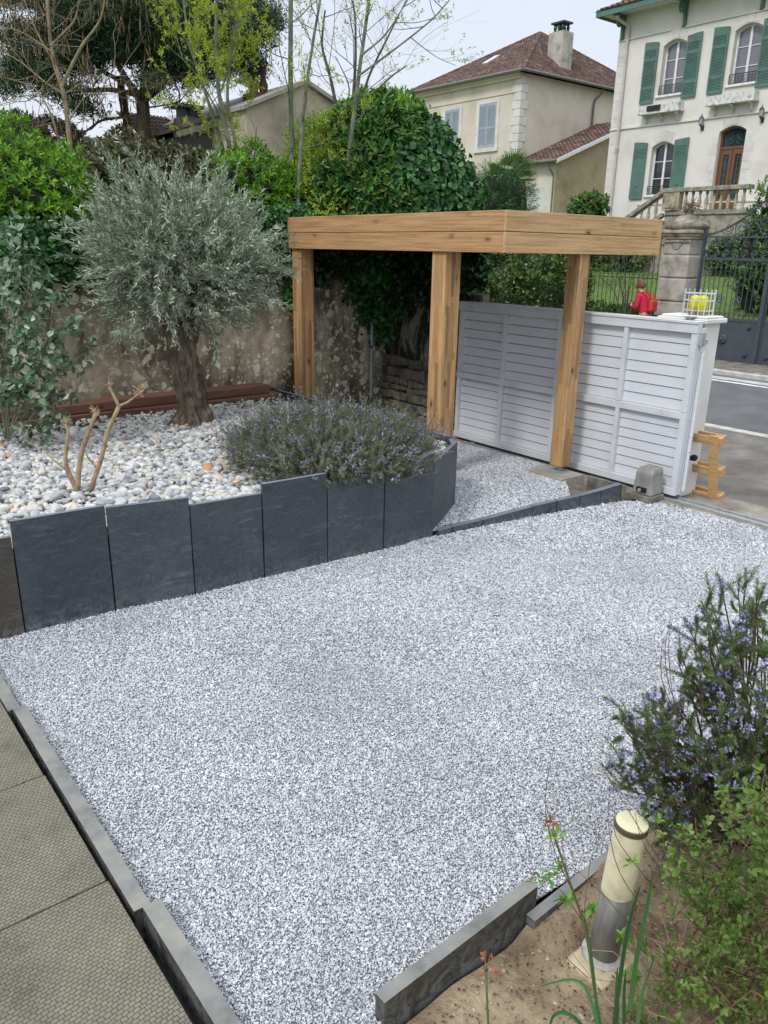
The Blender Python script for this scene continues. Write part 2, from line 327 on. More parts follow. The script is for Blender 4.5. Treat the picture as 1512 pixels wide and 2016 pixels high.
lean=[0,.0,.0,.006,-.004,.0,-.006,.002]
for i in range(8):
    a,b=base[i],base[i+1]
    def hz(px,py,q):
        d=ray(px,py); t=(d[:2]@q)/(d[:2]@d[:2]); return H+d[2]*t
    z0=hz(*tops[i][0],a); z1=hz(*tops[i][1],b); 
    z=(z0+z1)/2 if i else z1
    n=np.array([-(b-a)[1],(b-a)[0]]); n/=np.linalg.norm(n); off=n*(lean[i])
    slab(a+off,b+off,z,z,.035,M['slate_old'] if i==0 else M['slate'],parent=bed,topmat=M['slate_cut'],label='brownish weathered slab at the left end' if i==0 else None)
ZB=.58
bk=[PL[8],atz(890,855,.64)[:2],atz(825,838,.64)[:2],atz(740,815,.64)[:2],np.array([5.0,8.38]),np.array([4.95,8.66])]
for i in range(1,len(bk)-1):
    slab(bk[i],bk[i+1],.64-.02*(i%2),.64-.02*(i%2),.035,M['slate'],parent=bed,topmat=M['slate_cut'])
slab(PL[8],bk[1],.58,.6,.035,M['slate'],parent=bed,topmat=M['slate_cut'])
bedpoly=[tuple(pl0),*[tuple(p) for p in PL],*[tuple(p) for p in bk[1:]],(4.9,8.74),(-3,8.74),(-3,6.0)]
c=np.mean(bedpoly,axis=0); c_bed=c.copy()
def bedz(x,y): return ZB-.06+.03*np.sin(x*2.1)*np.cos(y*1.7)+0*x
relief_sheet('soil',[tuple(np.array(p)*.992+c*.008) for p in bedpoly],0,M['darksoil'],.2,bedz)
# pebbles
def pebmat():
    m,t,b=nt('river_pebbles'); g=N(t,'ShaderNodeNewGeometry')
    c=ramp(t,g.outputs['Random Per Island'],[(0,(.12,.13,.13)),(.08,(.25,.27,.28)),(.22,(.32,.34,.355)),(.45,(.44,.45,.455)),(.75,(.60,.60,.585)),(.93,(.52,.49,.43)),(.985,(.60,.50,.38)),(.996,(.52,.27,.11))])
    n=noi(t,coords(t),40,6,.7); c=mixc(t,.8,c,ramp(t,n,[(.35,.72),(.65,1.08)]),'MULTIPLY'); t.links.new(c,b.inputs['Base Color']); b.inputs['Roughness'].default_value=.55; return m
M['peb']=pebmat()
def ico(sub):
    bm=bmesh.new(); bmesh.ops.create_icosphere(bm,subdivisions=sub,radius=1); V=np.array([v.co[:] for v in bm.verts]); Fc=np.array([[v.index for v in f.verts] for f in bm.faces]); bm.free(); return V,Fc
IV,IF=ico(2)
def pebbles():
    x=[];y=[];s=[]
    step=.036; X,Y=np.meshgrid(np.arange(-3,5.2,step),np.arange(3.8,8.8,step)); X=X.ravel()+rng.uniform(-.02,.02,X.size);Y=Y.ravel()+rng.uniform(-.02,.02,Y.size)
    k=inside([tuple(np.array(p)*.97+c*.03) for p in bedpoly],X,Y); X,Y=X[k],Y[k]
    # thin out towards the back and left where leaf litter shows
    
    for q in range(12):
        k=inside(bedpoly,X+.085*math.cos(q*PI/6),Y+.085*math.sin(q*PI/6)); X,Y=X[k],Y[k]
    lit=np.clip((Y-7.7)/.6,0,1)+np.clip((1.05-X)/1.2,0,1)*np.clip((Y-5.6)/1.2,0,1)
    k=rng.uniform(size=len(X))>lit*.75; X,Y=X[k],Y[k]; lit=lit[k]; n=len(X)
    sz=.0235*rng.lognormal(0,.28,n)*(1-.35*np.clip(lit,0,1))
    S=sz[:,None,None]*np.stack([rng.uniform(1.,1.55,n),rng.uniform(.85,1.15,n),rng.uniform(.5,.8,n)],-1)[:,None,:]
    ph=rng.uniform(0,6.28,(n,3)); B=IV[None]*(1+.09*np.sin(IV[None,:,:1]*2.3+ph[:,None,:1])+.07*np.sin(IV[None,:,1:2]*3.1+ph[:,None,1:2]))
    L=np.einsum('nij,nkj->nki',rotmats(n,.22),B*S); P=np.stack([X,Y,bedz(X,Y)+.012+rng.uniform(-.006,.026,n)],-1)
    mb=MB(); mb.add((L+P[:,None]).reshape(-1,3),(IF[None]+len(IV)*np.arange(n)[:,None,None]).reshape(-1,3)); print('pebbles',n)
    # small stones between
    return tag(mb.build('pebbles',M['peb'],smooth=True),'rounded white and grey river pebbles filling the raised bed','pebbles',kind='stuff')
pebbles()
# ================================================================== slate edgings
eg='slate kerb stones between the terrace and the gravel'
def stone(name,V8,mat,topmat,label,cat,group,bev=.004):
    mb=MB(); mb.add(V8,[(0,3,2,1),(0,1,5,4),(1,2,6,5),(2,3,7,6),(3,0,4,7)]); mb.add(V8[4:],[(0,1,2,3)],1)
    return tag(mb.build(name,[mat,topmat],bevel=bev),label,cat,group)
ys=[.9,1.05,2.229,2.895,3.625,4.9]; xo=[.768,.768,.762,.748,.735,.71]
labs=['sawn slate edging slab at the bottom left, nearest the viewer','long slate edging slab beside the two terrace joints','slate edging slab ending where the first terrace joint meets it','farthest slate edging slab, cut by the left photo edge']
for i,(y0,y1,lab) in enumerate(((.6,2.229,labs[0]),(2.235,3.03,labs[1]),(3.035,3.86,labs[2]),(3.865,4.9,labs[3]))):
    xa=.705-.012*(i%2)-.01*i; xb=xa+.062
    if i==0: xa,xb=.712,.778
    V=[(xa,y0,-.15),(xb,y0,-.15),(xb,y1,-.15),(xa,y1,-.15),(xa,y0,.045-.006*i),(xb,y0,.045-.006*i),(xb,y1,.048-.006*i),(xa,y1,.048-.006*i)]
    stone('edging_slab',V,M['slate_dirty'],M['slate_top'],lab,'edging',eg)
pb=[(864,1054),(892,1047),(949,1036),(1048,1017),(1096,1006),(1140,1001),(1181,995),(1221,987)]; ptp=[(866,1046),(892,1037),(949,1024),(1048,997),(1096,986),(1140,976),(1181,965),(1219,952)]
wl=['smallest dark slate block, tucked against the planter corner','long low dark slate block second from the planter','longest dark slate block in the middle of the low gravel kerb','short dark slate block just before the middle of the kerb','dark slate block in front of the concrete footing of the pergola post','dark slate block level with the footing corner','tall dark slate block at the gate end of the low gravel kerb']
for i in range(7):
    a,b=atz(*pb[i])[:2],atz(*pb[i+1])[:2]; d=(b-a)/np.linalg.norm(b-a); n=np.array([-d[1],d[0]]); 
    def hz(px,py,q): dd=ray(px,py); t=(dd[:2]@q)/(dd[:2]@dd[:2]); return H+dd[2]*t
    z0,z1=hz(*ptp[i],a),hz(*ptp[i+1],b); z0=max(z0,.03); a=a+d*.004; b=b-d*.004; th=.06
    V=[(*a,-.1),(*b,-.1),(*(b+n*th),-.1),(*(a+n*th),-.1),(*a,z0),(*b,z1),(*(b+n*th),z1),(*(a+n*th),z0)]
    stone('slate_block',V,M['slate'],M['slate_cut'],wl[i],'edging','dark slate blocks of the low kerb')
a=atz(1221,987)[:2]; mb=MB(); mb.box((a[0]+.01,a[1]-.02,-.1),(a[0]+.05,a[1]+.42,.16)); tag(mb.build('kerb_board',M['concrete_d'],bevel=.003),'upright concrete strip closing the slate kerb beside the gate motor','edging')
def quadslab(name,tl,tr,zt,th,zb,label,dz=0,mat='slate_dirty'):
    a=np.array(tl[:2]);b=np.array(tr[:2]);d=(b-a)/np.linalg.norm(b-a);n=np.array([d[1],-d[0]])
    V=[(*(a+n*th),zb),(*(b+n*th),zb),(*b,zb),(*a,zb),(*(a+n*th),zt),(*(b+n*th),zt),(*b,zt-dz),(*a,zt-dz)]
    return stone(name,V,M[mat],M['slate_top'],label,'edging','slate slabs holding back the soil bed')
quadslab('edging_slab',atz(738,1954,.1),atz(1040,1729,.1),.1,.047,-.2,'raised slate slab at the bottom, streaked face towards the bare soil')
quadslab('edging_slab',atz(1036,1800,.02),atz(1320,1575,.02),.02,.04,-.2,'lower slate slab running behind the bollard lamp')
quadslab('edging_slab',atz(1322,1574,.015),atz(1322,1574,.015)+np.array([1.6,.1,0]),.015,.04,-.2,'slate slab half buried under the flowering rosemary at the right')
# soil bed lower right
sp=[(1.14,-2.5),(1.14,1.36),(1.87,1.375),(2.3,1.36),(2.75,1.40),(3.4,1.40),(4.4,-3)]
def soilz(x,y): return -.055+.068*np.clip((x-1.72)/.10,0,1)*np.clip((y-1.19)/.12,0,1)+.014*np.sin(x*7+y*3)+.012*np.sin(y*9-x*4)+.006*np.sin(x*23)*np.sin(y*19)
relief_sheet('soil',sp,0,M['soil'],.035,soilz)
# terrace
def terracemat():
    m,t,b=nt('embossed_paving'); co=coords(t,(1,1,1),rot=(0,0,-.10))
    br=N(t,'ShaderNodeTexBrick'); br.offset=.5; br.inputs['Scale'].default_value=1; br.inputs['Brick Width'].default_value=.021; br.inputs['Row Height'].default_value=.0155; br.inputs['Mortar Size'].default_value=.0016; br.inputs['Mortar Smooth'].default_value=.9
    nn=noi(t,co,45,2); ad=N(t,'ShaderNodeVectorMath',operation='ADD'); sc=N(t,'ShaderNodeVectorMath',operation='SCALE'); n3=N(t,'ShaderNodeTexNoise'); n3.inputs['Scale'].default_value=30; t.links.new(co,n3.inputs['Vector']); t.links.new(n3.outputs['Color'],sc.inputs[0]); sc.inputs[3].default_value=.012; t.links.new(co,ad.inputs[0]); t.links.new(sc.outputs[0],ad.inputs[1])
    t.links.new(ad.outputs[0],br.inputs['Vector'])
    br.inputs['Color1'].default_value=(.165,.155,.115,1); br.inputs['Color2'].default_value=(.20,.187,.14,1); br.inputs['Mortar'].default_value=(.075,.068,.048,1)
    big=ramp(t,noi(t,co,3.5,9,.7),[(.3,.6),(.48,.95),(.6,1.02),(.74,1.35)]); c=mixc(t,1,br.outputs['Color'],big,'MULTIPLY')
    t.links.new(c,b.inputs['Base Color']); b.inputs['Roughness'].default_value=.85
    inv=N(t,'ShaderNodeMath',operation='SUBTRACT'); inv.inputs[0].default_value=1; t.links.new(br.outputs['Fac'],inv.inputs[1]); bump(t,b,inv.outputs[0],.9,.004); return m
M['terrace']=terracemat()
tl=['embossed beige paving slab nearest the bottom left corner','middle embossed beige paving slab between two joints','far embossed beige paving slab at the left edge']
for i,(y0,y1) in enumerate(((.2,2.44),(2.447,3.221),(3.228,4.1))):
    mb=MB(); mb.box((-1.6,y0,-.05),(.664-.004*i,y1-.003,.036-.002*i)); tag(mb.build('paving_slab',M['terrace'],bevel=.004),tl[i],'paving slab','embossed slabs of the terrace')
sheet('trench',[(-1.6,.2),(.80,.2),(.78,5),(-1.6,5)],-.1,M['black'])
# ================================================================== pergola
PG=thing('pergola','timber pergola of wide boards on square glued posts above the gravel','pergola',(5.3,4.97,0))
p1y_,p2y_=atu(596,495,5.43)[1],atu(880,495,5.43)[1]; C0=(5.30,4.97); R0=7.66; L0=8.56; zb=2.285; zt=2.642; bh=(zt-zb)/2
def board(x0,y0,z0,x1,y1,z1,mat,name='board'):
    mb=MB(); mb.box((x0,y0,z0),(x1,y1,z1)); return mb.build(name,mat,PG,bevel=.004)
for k in (0,1):
    z0=zb+k*bh+(.003 if k else 0); z1=zb+(k+1)*bh-.003
    board(C0[0],C0[1]+.032,z0,C0[0]+.03,L0,z1,M['beam'])
    board(C0[0]-.003,C0[1],z0,R0,C0[1]+.03,z1,M['beamx'])
    board(R0-.03,C0[1]+.032,z0,R0-.001,L0,z1,M['beam']); board(C0[0]+.032,L0-.03,z0,R0-.032,L0-.001,z1,M['beamx'])
for z in np.array([.05,.13,.235,.31])+zb:
    for y in (C0[1]+.09,p1y_-.04,p1y_+.04,p2y_-.05,p2y_+.05,L0-.06): MB().lathe([(.0,-.0025),(.0045,-.0025),(.0045,.0)],(C0[0]-.0001,y,z),8,axis=0).build('screw',M['galv'],PG)
# inner carrying frame and joists, added shade panel
for y in (C0[1]+.034,L0-.15): 
    mb=MB(); mb.box((C0[0]+.034,y,zb+.03),(R0-.034,y+.06,zt-.05)); mb.build('rafter',M['beamx'],PG)
for i,y in enumerate(np.linspace(C0[1]+.6,L0-.6,5)):
    mb=MB(); mb.box((C0[0]+.036,y,zb+.12),(R0-.036,y+.06,zt-.06)); mb.build('rafter',M['beamx'],PG)
mb=MB(); mb.box((C0[0]+.031,C0[1]+.031,zt-.045),(R0-.031,L0-.031,zt-.02)); mb.build('shade_panel',plain('shade_panel_black',(.03,.03,.032),5,.9),PG)  # unseen panel, added to keep the space under the boards dark
def solvev(px,u,pyd=700):
    return atu(px,pyd,u)
p1=atu(596,495,5.43); p2=atu(880,495,5.43)
for (cx,cy,w,z0,lab) in ((5.43,p1[1],.19,.0,'far left post'),(5.43,p2[1],.20,.0,'middle post behind the planter'),):
    mb=MB(); mb.box((cx-w/2,cy-w/2,z0),(cx+w/2,cy+w/2,zb-.001 if 0 else zb+.03)); mb.build('post',M['post'],PG,bevel=.006)
p3=(6.50,5.10); w=.155
mb=MB(); mb.box((p3[0]-w/2,p3[1]-w/2,.145),(p3[0]+w/2,p3[1]+w/2,zb+.03)); mb.build('post',M['post'],PG,bevel=.006,label='post beside the gate, standing on a steel foot')
mb=MB(); mb.lathe([(.022,.08),(.022,.145)],(p3[0],p3[1],0),12); mb.box((p3[0]-.08,p3[1]-.08,.079),(p3[0]+.08,p3[1]+.08,.087)); mb.box((p3[0]-.06,p3[1]-.06,.136),(p3[0]+.06,p3[1]+.06,.144)); mb.build('post_base',M['galv'],PG)
mb=MB(); mb.box((p3[0]-.24,p3[1]-.23,-.1),(p3[0]+.12,p3[1]+.25,.078)); tag(mb.build('concrete_footing',M['concrete'],bevel=.01),'square concrete footing pad under the right pergola post','footing')
# ================================================================== garden wall (lichened render) and rubble wall
def wallmat():
    m,t,b=nt('lichened_render'); co=coords(t)
    base=ramp(t,noi(t,co,1.6,8,.65),[(.3,(.30,.25,.175)),(.5,(.45,.38,.275)),(.7,(.56,.48,.36))])
    st=noi(t,coords(t,(2.2,2.2,.7)),1.6,7,.6,.3); c=mixc(t,ramp(t,st,[(.45,0),(.60,.85)]),base,(.085,.07,.046))
    # algae near foot and coping
    z=N(t,'ShaderNodeSeparateXYZ'); t.links.new(co,z.inputs[0]); zz=N(t,'ShaderNodeMath',operation='ADD'); t.links.new(z.outputs[2],zz.inputs[0]); t.links.new(noi(t,co,3,5),zz.inputs[1])
    mr=N(t,'ShaderNodeMapRange'); mr.inputs[1].default_value=2.05; mr.inputs[2].default_value=2.45; t.links.new(zz.outputs[0],mr.inputs[0])
    c=mixc(t,mr.outputs[0],c,(.035,.035,.018))
    mr2=N(t,'ShaderNodeMapRange'); mr2.inputs[1].default_value=1.35; mr2.inputs[2].default_value=1.0; t.links.new(zz.outputs[0],mr2.inputs[0]); t.links.new(mr2.outputs[0],N(t,'ShaderNodeMath').inputs[0]); c=mixc(t,ramp(t,mr2.outputs[0],[(0,0),(1,.6)]),c,(.055,.055,.025))
    # lichen discs
    d=N(t,'ShaderNodeTexNoise'); d.inputs['Scale'].default_value=9; d.inputs['Detail'].default_value=5; t.links.new(co,d.inputs['Vector']); sc=N(t,'ShaderNodeVectorMath',operation='SCALE'); t.links.new(d.outputs['Color'],sc.inputs[0]); sc.inputs[3].default_value=.16; ad=N(t,'ShaderNodeVectorMath',operation='ADD'); t.links.new(co,ad.inputs[0]); t.links.new(sc.outputs[0],ad.inputs[1])
    gate=ramp(t,noi(t,co,1.3,5,.65),[(.40,0),(.50,1)]); sp_=noi(t,co,38,5,.75); c=mixc(t,ramp(t,sp_,[(.58,0),(.66,.75)]),c,(.05,.042,.03))
    for sca,th,col in ((7,.34,(.74,.67,.53)),(12,.32,(.78,.71,.57)),(22,.30,(.58,.54,.43))):
        v=N(t,'ShaderNodeTexVoronoi'); v.inputs['Scale'].default_value=sca; v.inputs['Randomness'].default_value=1; t.links.new(ad.outputs[0],v.inputs['Vector'])
        sp=N(t,'ShaderNodeSeparateColor'); t.links.new(v.outputs['Color'],sp.inputs[0])
        k=mixc(t,1,ramp(t,v.outputs['Distance'],[(th,1),(th+.05,0)]),ramp(t,sp.outputs[0],[(.42,0),(.46,.9)]),'MULTIPLY'); k=mixc(t,1,k,gate,'MULTIPLY')
        sepk=N(t,'ShaderNodeRGBToBW'); t.links.new(k,sepk.inputs[0]); c=mixc(t,sepk.outputs[0],c,col)
    t.links.new(c,b.inputs['Base Color']); b.inputs['Roughness'].default_value=.95; p=bump(t,b,noi(t,co,45,6,.7),.5,.006); bump(t,b,noi(t,co,4,4),.4,.03,p); return m
M['oldwall']=wallmat()
def lumpy_wall(axis,c0,s0,s1,z0,z1,th,mat,name,parent=None,amp=.012,step=.1,topj=.03):
    # wall with an uneven face; axis 'y' -> face at y=c0 (towards -y), running in x
    mb=MB(); ns=int((s1-s0)/step)+1; nz=int((z1-z0)/step)+1; S=np.linspace(s0,s1,ns); Z=np.linspace(z0,z1,nz)
    def P(s,d,z): return (s,c0+d,z) if axis=='y' else (c0+d,s,z)
    def w(s,z): return amp*2*(mnoise.noise(Vector((s*1.3,z*1.3,c0)))+.5*mnoise.noise(Vector((s*5,z*5,c0))))
    tj=[topj*mnoise.noise(Vector((s*1.7,3,c0))) for s in S]
    V=[];nf=nz
    for i,s in enumerate(S):
        for k,z in enumerate(Z): V.append(P(s,w(s,z),z+(tj[i] if k==nz-1 else 0)))
        V.append(P(s,th,Z[-1]+tj[i])); V.append(P(s,th,z0))
    r=nz+2; fs=[(i*r+k,(i+1)*r+k,(i+1)*r+k+1,i*r+k+1) for i in range(ns-1) for k in range(nz+1)]
    fs+=[tuple(range(r))[::-1],tuple(range((ns-1)*r,ns*r))]
    if axis=='x': fs=[f[::-1] for f in fs]
    mb.add(V,fs); return mb.build(name,mat,parent,smooth=False)
GW=thing('garden_wall','old rendered garden wall blotched with pale lichen behind the olive tree','wall',(2,8.9,0))
lumpy_wall('y',8.74,-6,7.0,-.1,1.90,.26,M['oldwall'],'wall',GW)
M['coping']=plain('mossy_coping',[(.02,.018,.01),(.055,.045,.022),(.09,.08,.04)],6,.95,.8,.02,25)
mb=MB()
for i in range(22):
    x=-6+i*.592; mb.box((x,8.69+random.uniform(-.01,.01),1.895+random.uniform(0,.012)),(x+.586,9.04,1.955+random.uniform(0,.02)))
mb.build('coping',M['coping'],GW,bevel=.012)
RW=thing('rubble_wall','crumbling stone wall with patchy render and hollows coloured black beside the gate','wall',(7.0,7.9,0))
def rubmat():
    m,t,b=nt('patchy_render'); co=coords(t)
    base=ramp(t,noi(t,co,2.2,8,.7),[(.3,(.11,.095,.075)),(.5,(.20,.175,.135)),(.7,(.30,.265,.20))])
    ns=noi(t,coords(t,(1.,1.5,.8)),1.7,6,.7,.8); c=mixc(t,ramp(t,ns,[(.50,0),(.55,1)]),base,(.02,.018,.014))  # hollows: their darkness is put into the colour, the bump sinks them
    v=N(t,'ShaderNodeTexVoronoi'); v.feature='DISTANCE_TO_EDGE'; v.inputs['Scale'].default_value=6; t.links.new(coords(t,(1,1,1.7)),v.inputs['Vector']); 
    t.links.new(c,b.inputs['Base Color']); b.inputs['Roughness'].default_value=.95; p=bump(t,b,noi(t,co,30,6,.7),.6,.01); bump(t,b,ramp(t,ns,[(.48,1),(.56,0)]),.8,.05,p); return m
M['rub']=rubmat(); M['rubstone']=plain('rubble_stone',[(.06,.052,.042),(.13,.115,.09),(.22,.195,.15)],7,.9,.5,.01,30)
lumpy_wall('x',7.0,7.05,8.74,-.1,1.78,.3,M['rub'],'wall',RW,.03,.07,.08)
mb=MB(); z=.02
while z<.78:
    h=random.uniform(.07,.15); y=7.06
    while y<8.7:
        l=random.uniform(.12,.36)
        hh=h*random.uniform(.85,1.0); 
        bv=np.array([(sx,sy,sz) for sx in (-.5,.5) for sy in (-.5,.5) for sz in (-.5,.5)])*np.array([.12,l*.94,hh*.92])+np.random.default_rng(int(y*1000+z*77)).normal(0,.011,(8,3))+np.array([6.975+random.uniform(-.015,.03),y+l/2,z+h/2])
        mb.add(bv,[(0,1,3,2),(4,6,7,5),(0,4,5,1),(2,3,7,6),(0,2,6,4),(1,5,7,3)]); y+=l
    z+=h
mb.build('stonework',M['rubstone'],RW,bevel=.012)
mb=MB(); a=atv(733,560,8.66); mb.lathe([(.022,.3),(.022,a[2])],(a[0],8.66,0),12); mb.box((a[0]-.03,8.655,.6),(a[0]+.03,8.70,.63)); mb.box((a[0]-.03,8.655,1.4),(a[0]+.03,8.70,1.43)); tag(mb.build('steel_pipe',M['galv']),'thin grey steel pipe standing against the old wall under the pergola','pipe')
mb=MB(); 
# ================================================================== stained timbers behind the olive
for k,(s0,s1,z0,z1,y0,y1,lab) in enumerate(((.35,4.85,.60,.70,8.30,8.55,'reddish brown beam lying on top behind the olive trunk'),(.2,4.92,.50,.595,8.26,8.52,'reddish brown beam lying underneath, behind the olive trunk'))):
    mb=MB(); mb.box((s0,y0,z0),(s1,y1,z1)); tag(mb.build('wooden_beam',M['redwood'],bevel=.01,rot=(0,0,-.006*k)),lab,'beam','stained beams stacked along the wall')
# ================================================================== sliding gate
G=thing('sliding_gate','white sliding metal gate of horizontal slats standing open along the threshold','gate',(6.8,5.4,0))
def gv(px,py=800): return atu(px,py,6.79)[1]
ups=[(906,700),(989,750),(1104,760),(1219,800),(1355,800)]
g0,g1=3.885,7.03; zt_=1.70; zb_=.06; zm=.845
posts=[gv(906,720),gv(989,748),gv(1095,760),gv(1108,770),gv(1219,795),g0+.03]
mb=MB(); mb.box((6.755,g0,zt_-.085),(6.835,g1,zt_)); mb.build('top_rail',M['white_dirty'],G,bevel=.004)
mb=MB(); mb.box((6.745,g0,zt_+.001),(6.87,g1,zt_+.02)); mb.build('cover_strip',M['white_dirty'],G)
mb=MB(); mb.box((6.758,g0,zb_),(6.835,g1,zb_+.07)); mb.build('bottom_rail',M['white_dirty'],G,bevel=.004)
mb=MB(); mb.box((6.765,g0,zm-.035),(6.832,g1,zm+.035)); mb.build('middle_rail',M['white_dirty'],G,bevel=.004)
for i,v in enumerate(posts):
    w=.024 if i<5 else .03
    for (a,b) in ((zb_+.07,zm-.036),(zm+.036,zt_-.086)):
        mb=MB(); mb.box((6.762,v-w,a),(6.828,v+w,b)); mb.build('upright',M['white_dirty'],G,bevel=.003)
for (a,b,n) in ((zb_+.072,zm-.037,7),(zm+.037,zt_-.087,7)):
    h=(b-a)/n
    for k in range(n):
        z=a+k*h; mb=MB(); P=[(6.826,z+.002),(6.806,z+.002),(6.814,z+h-.007),(6.834,z+h-.007)]
        mb.prism([(p[0],p[1]) for p in P],g0+.03,g1,0,'xz'); mb.build('slat',M['white'],G)
# end of the gate: edge post, bolt rod, buffer, wheels
mb=MB(); mb.box((6.84,g0-.002,zb_),(6.90,g0+.05,zt_-.04)); mb.build('edge_post',M['white'],G,bevel=.004)
mb=MB(); mb.lathe([(.018,.1),(.018,1.45)],(6.87,g0-.02,0),10); 
for z in np.linspace(.2,1.4,9): mb.lathe([(.021,z),(.021,z+.012)],(6.87,g0-.02,0),10)
mb.build('rod',M['white'],G)
mb=MB(); mb.box((6.80,g0-.03,1.50),(6.86,g0+.0,1.62)); mb.box((6.83,g0-.055,1.52),(6.86,g0-.03,1.56)); mb.build('latch',M['galv'],G)
mb=MB(); mb.lathe([(.0,-.0),(.03,0),(.034,.02),(.024,.05),(.0,.055)],(6.96,3.86,.42),14,axis=0); mb.box((6.93,3.86,.40),(6.965,3.90,.44)); mb.build('buffer',M['black'],G)
for y in (4.1,6.7):
    mb=MB(); mb.lathe([(.0,0),(.04,0),(.04,.03),(0,.03)],(6.785,y,.05),18,axis=0); mb.build('wheel',M['galv'],G)
# white wall and pillar
W1=tag(MB().box((7.0,4.0,-.1),(7.15,7.05,1.64)).build('boundary_wall',M['render_white'],bevel=.005),'low white rendered wall standing close behind the open gate','wall')
tag(MB().box((6.98,4.38,1.642),(7.17,7.05,1.70)).build('wall_coping',M['render_white'],bevel=.01),'flat white coping on the low wall behind the gate','coping')
P=thing('gate_pillar','white rendered gate pillar with a flat cap, holding the caged lamp','pillar',(7.1,4.1,0))
MB().box((6.945,3.93,-.1),(7.22,4.36,1.69)).build('shaft',M['render_white'],P,bevel=.008)
MB().box((6.90,3.885,1.692),(7.26,4.41,1.735)).box((6.93,3.91,1.736),(7.23,4.385,1.755)).build('cap',M['render_white'],P,bevel=.014)
mb=MB(); mb.box((6.87,4.02,1.70),(6.93,4.10,1.705)); 
for z in (1.725,): mb.lathe([(.02,z-.03),(.02,z+.02)],(6.9,4.06,0),12); mb.box((6.86,4.01,z+.021),(6.94,4.11,z+.028))
mb.build('guide_roller',M['galv'],G)
LP=thing('warning_lamp','yellow twin warning lamp inside a white wire cage on the pillar','lamp',(7.1,4.1,1.756))
M['yellow']=plain('yellow_plastic',[(.50,.50,.015),(.62,.62,.03)],6,.35); M['greyplastic']=plain('grey_plastic',(.2,.2,.2),6,.5)
for y in (4.07,4.155): 
    mb=MB(); mb.lathe([(.05,1.80),(.052,1.84),(.048,1.90),(.036,1.93),(.0,1.94)],(7.1,y+.0,0),16); mb.build('lens',M['yellow'],LP,smooth=True)
mb=MB(); mb.lathe([(.046,1.757),(.046,1.80)],(7.1,4.07,0),14); mb.lathe([(.046,1.757),(.046,1.80)],(7.1,4.155,0),14); mb.build('base',M['greyplastic'],LP)
mb=MB(); cx,cy=7.1,4.11; R=.13
for zz in (1.80,1.89,1.955):
    an=np.linspace(0,2*PI,25); mb.tube([(cx+R*math.cos(a)*.8,cy+R*math.sin(a)*1.15,zz) for a in an],.0038,5,False)
for a in np.linspace(0,2*PI,16,endpoint=False): 
    mb.tube([(cx+R*math.cos(a)*.8,cy+R*math.sin(a)*1.15,1.757),(cx+R*math.cos(a)*.8,cy+R*math.sin(a)*1.15,1.99)],.0038,5)
mb.build('cage',M['white_dirty'],LP)
# gate motor
MO=thing('gate_motor','boxy grey electric gate motor on the threshold in front of the gate','motor',(6.6,4.05,0))
b0=atz(1258,985,.02); mx,my=b0[0],b0[1]
bm_=MB(); x0,x1,y0,y1=6.50,6.70,my-.10,my+.115
V=[(x0,y0,.07),(x1,y0,.07),(x1,y1,.07),(x0,y1,.07),(x0+.015,y0+.015,.29),(x1,y0+.015,.30),(x1,y1-.015,.30),(x0+.015,y1-.015,.29),(x0+.05,y0+.03,.335),(x1,y0+.03,.34),(x1,y1-.03,.34),(x0+.05,y1-.03,.335)]
bm_.add(V,[(0,3,2,1),(0,1,5,4),(1,2,6,5),(2,3,7,6),(3,0,4,7),(4,5,9,8),(5,6,10,9),(6,7,11,10),(7,4,8,11),(8,9,10,11)]).build('housing',M['motor'],MO,bevel=.015)
MB().box((x0-.02,y0-.02,.012),(x1+.01,y1+.02,.069)).build('base_plate',M['concrete_d'],MO,bevel=.006)
MB().box((x0-.012,my-.05,.10),(x0-.002,my+.06,.15)).build('release_flap',M['black'],MO,bevel=.004)
MB().lathe([(.0,-.0),(.016,0),(.016,.012),(0,.014)],(x0-.024,my+.02,.12),12,axis=0).build('lock',M['galv'],MO)
# pallet
PA=thing('pallet','pale wooden pallet standing on edge, leaning against the white pillar','pallet',(7.6,3.9,-.02))
q=atz(1416,982,-.02); 
import itertools
pr_=Matrix.Translation((float(q[0]),float(q[1])-.06,-.018))@Matrix.Rotation(math.radians(90),4,'Z')@Matrix.Rotation(math.radians(-14),4,'X')
def pbx(a,b,name='board'):
    o=MB().box(a,b).build(name,M['pallet'],PA,bevel=.002); o.matrix_local=Matrix.Translation(-PA.location)@pr_; return o
for z in (.0,.29,.62):
    pbx((0,0,z),(.80,.018,z+.085)); pbx((0,.105,z+.01),(.80,.123,z+.095))
    for x in (.0,.35,.70): pbx((x+.002,.019,z+.0),(x+.1,.104,z+.08),'block')
for x in (.01,.35,.70): pbx((x,.124,.0),(x+.09,.142,.74),'deck_board')
# ================================================================== bollard lamp
Bb=atz(1186,1880,-.05); Dd=float((Bb-O)@to_uv((0,1,0))); Tt=atd(1245,1617,Dd); ax=Vector(Tt-Bb); Lb=ax.length
BO=thing('bollard_light','cream and brushed metal bollard light leaning in the bare soil','bollard light',Bb,world=False)
BO.rotation_euler=ax.to_track_quat('Z','Y').to_euler(); r=.053
M['cream']=plain('cream_diffuser',[(.42,.38,.25),(.60,.55,.37),(.68,.63,.44)],9,.45,.05,.001,detail=9); M['creamtop']=plain('cream_cap',[(.70,.66,.42),(.78,.75,.52)],5,.35)
M['ribs']=M['cream']
mb=MB(); pr=[]; z=Lb*.50
while z<Lb*.955: pr+=[(r*1.0,z),(r*1.012,z+.0015),(r*1.0,z+.003)]; z+=.004
mb.lathe(pr,n=40).build('diffuser',M['cream'],BO,smooth=False)
MB().lathe([(r*.985,.0),(r*.985,Lb*.50)],n=40).build('post',M['steel'],BO,smooth=True)
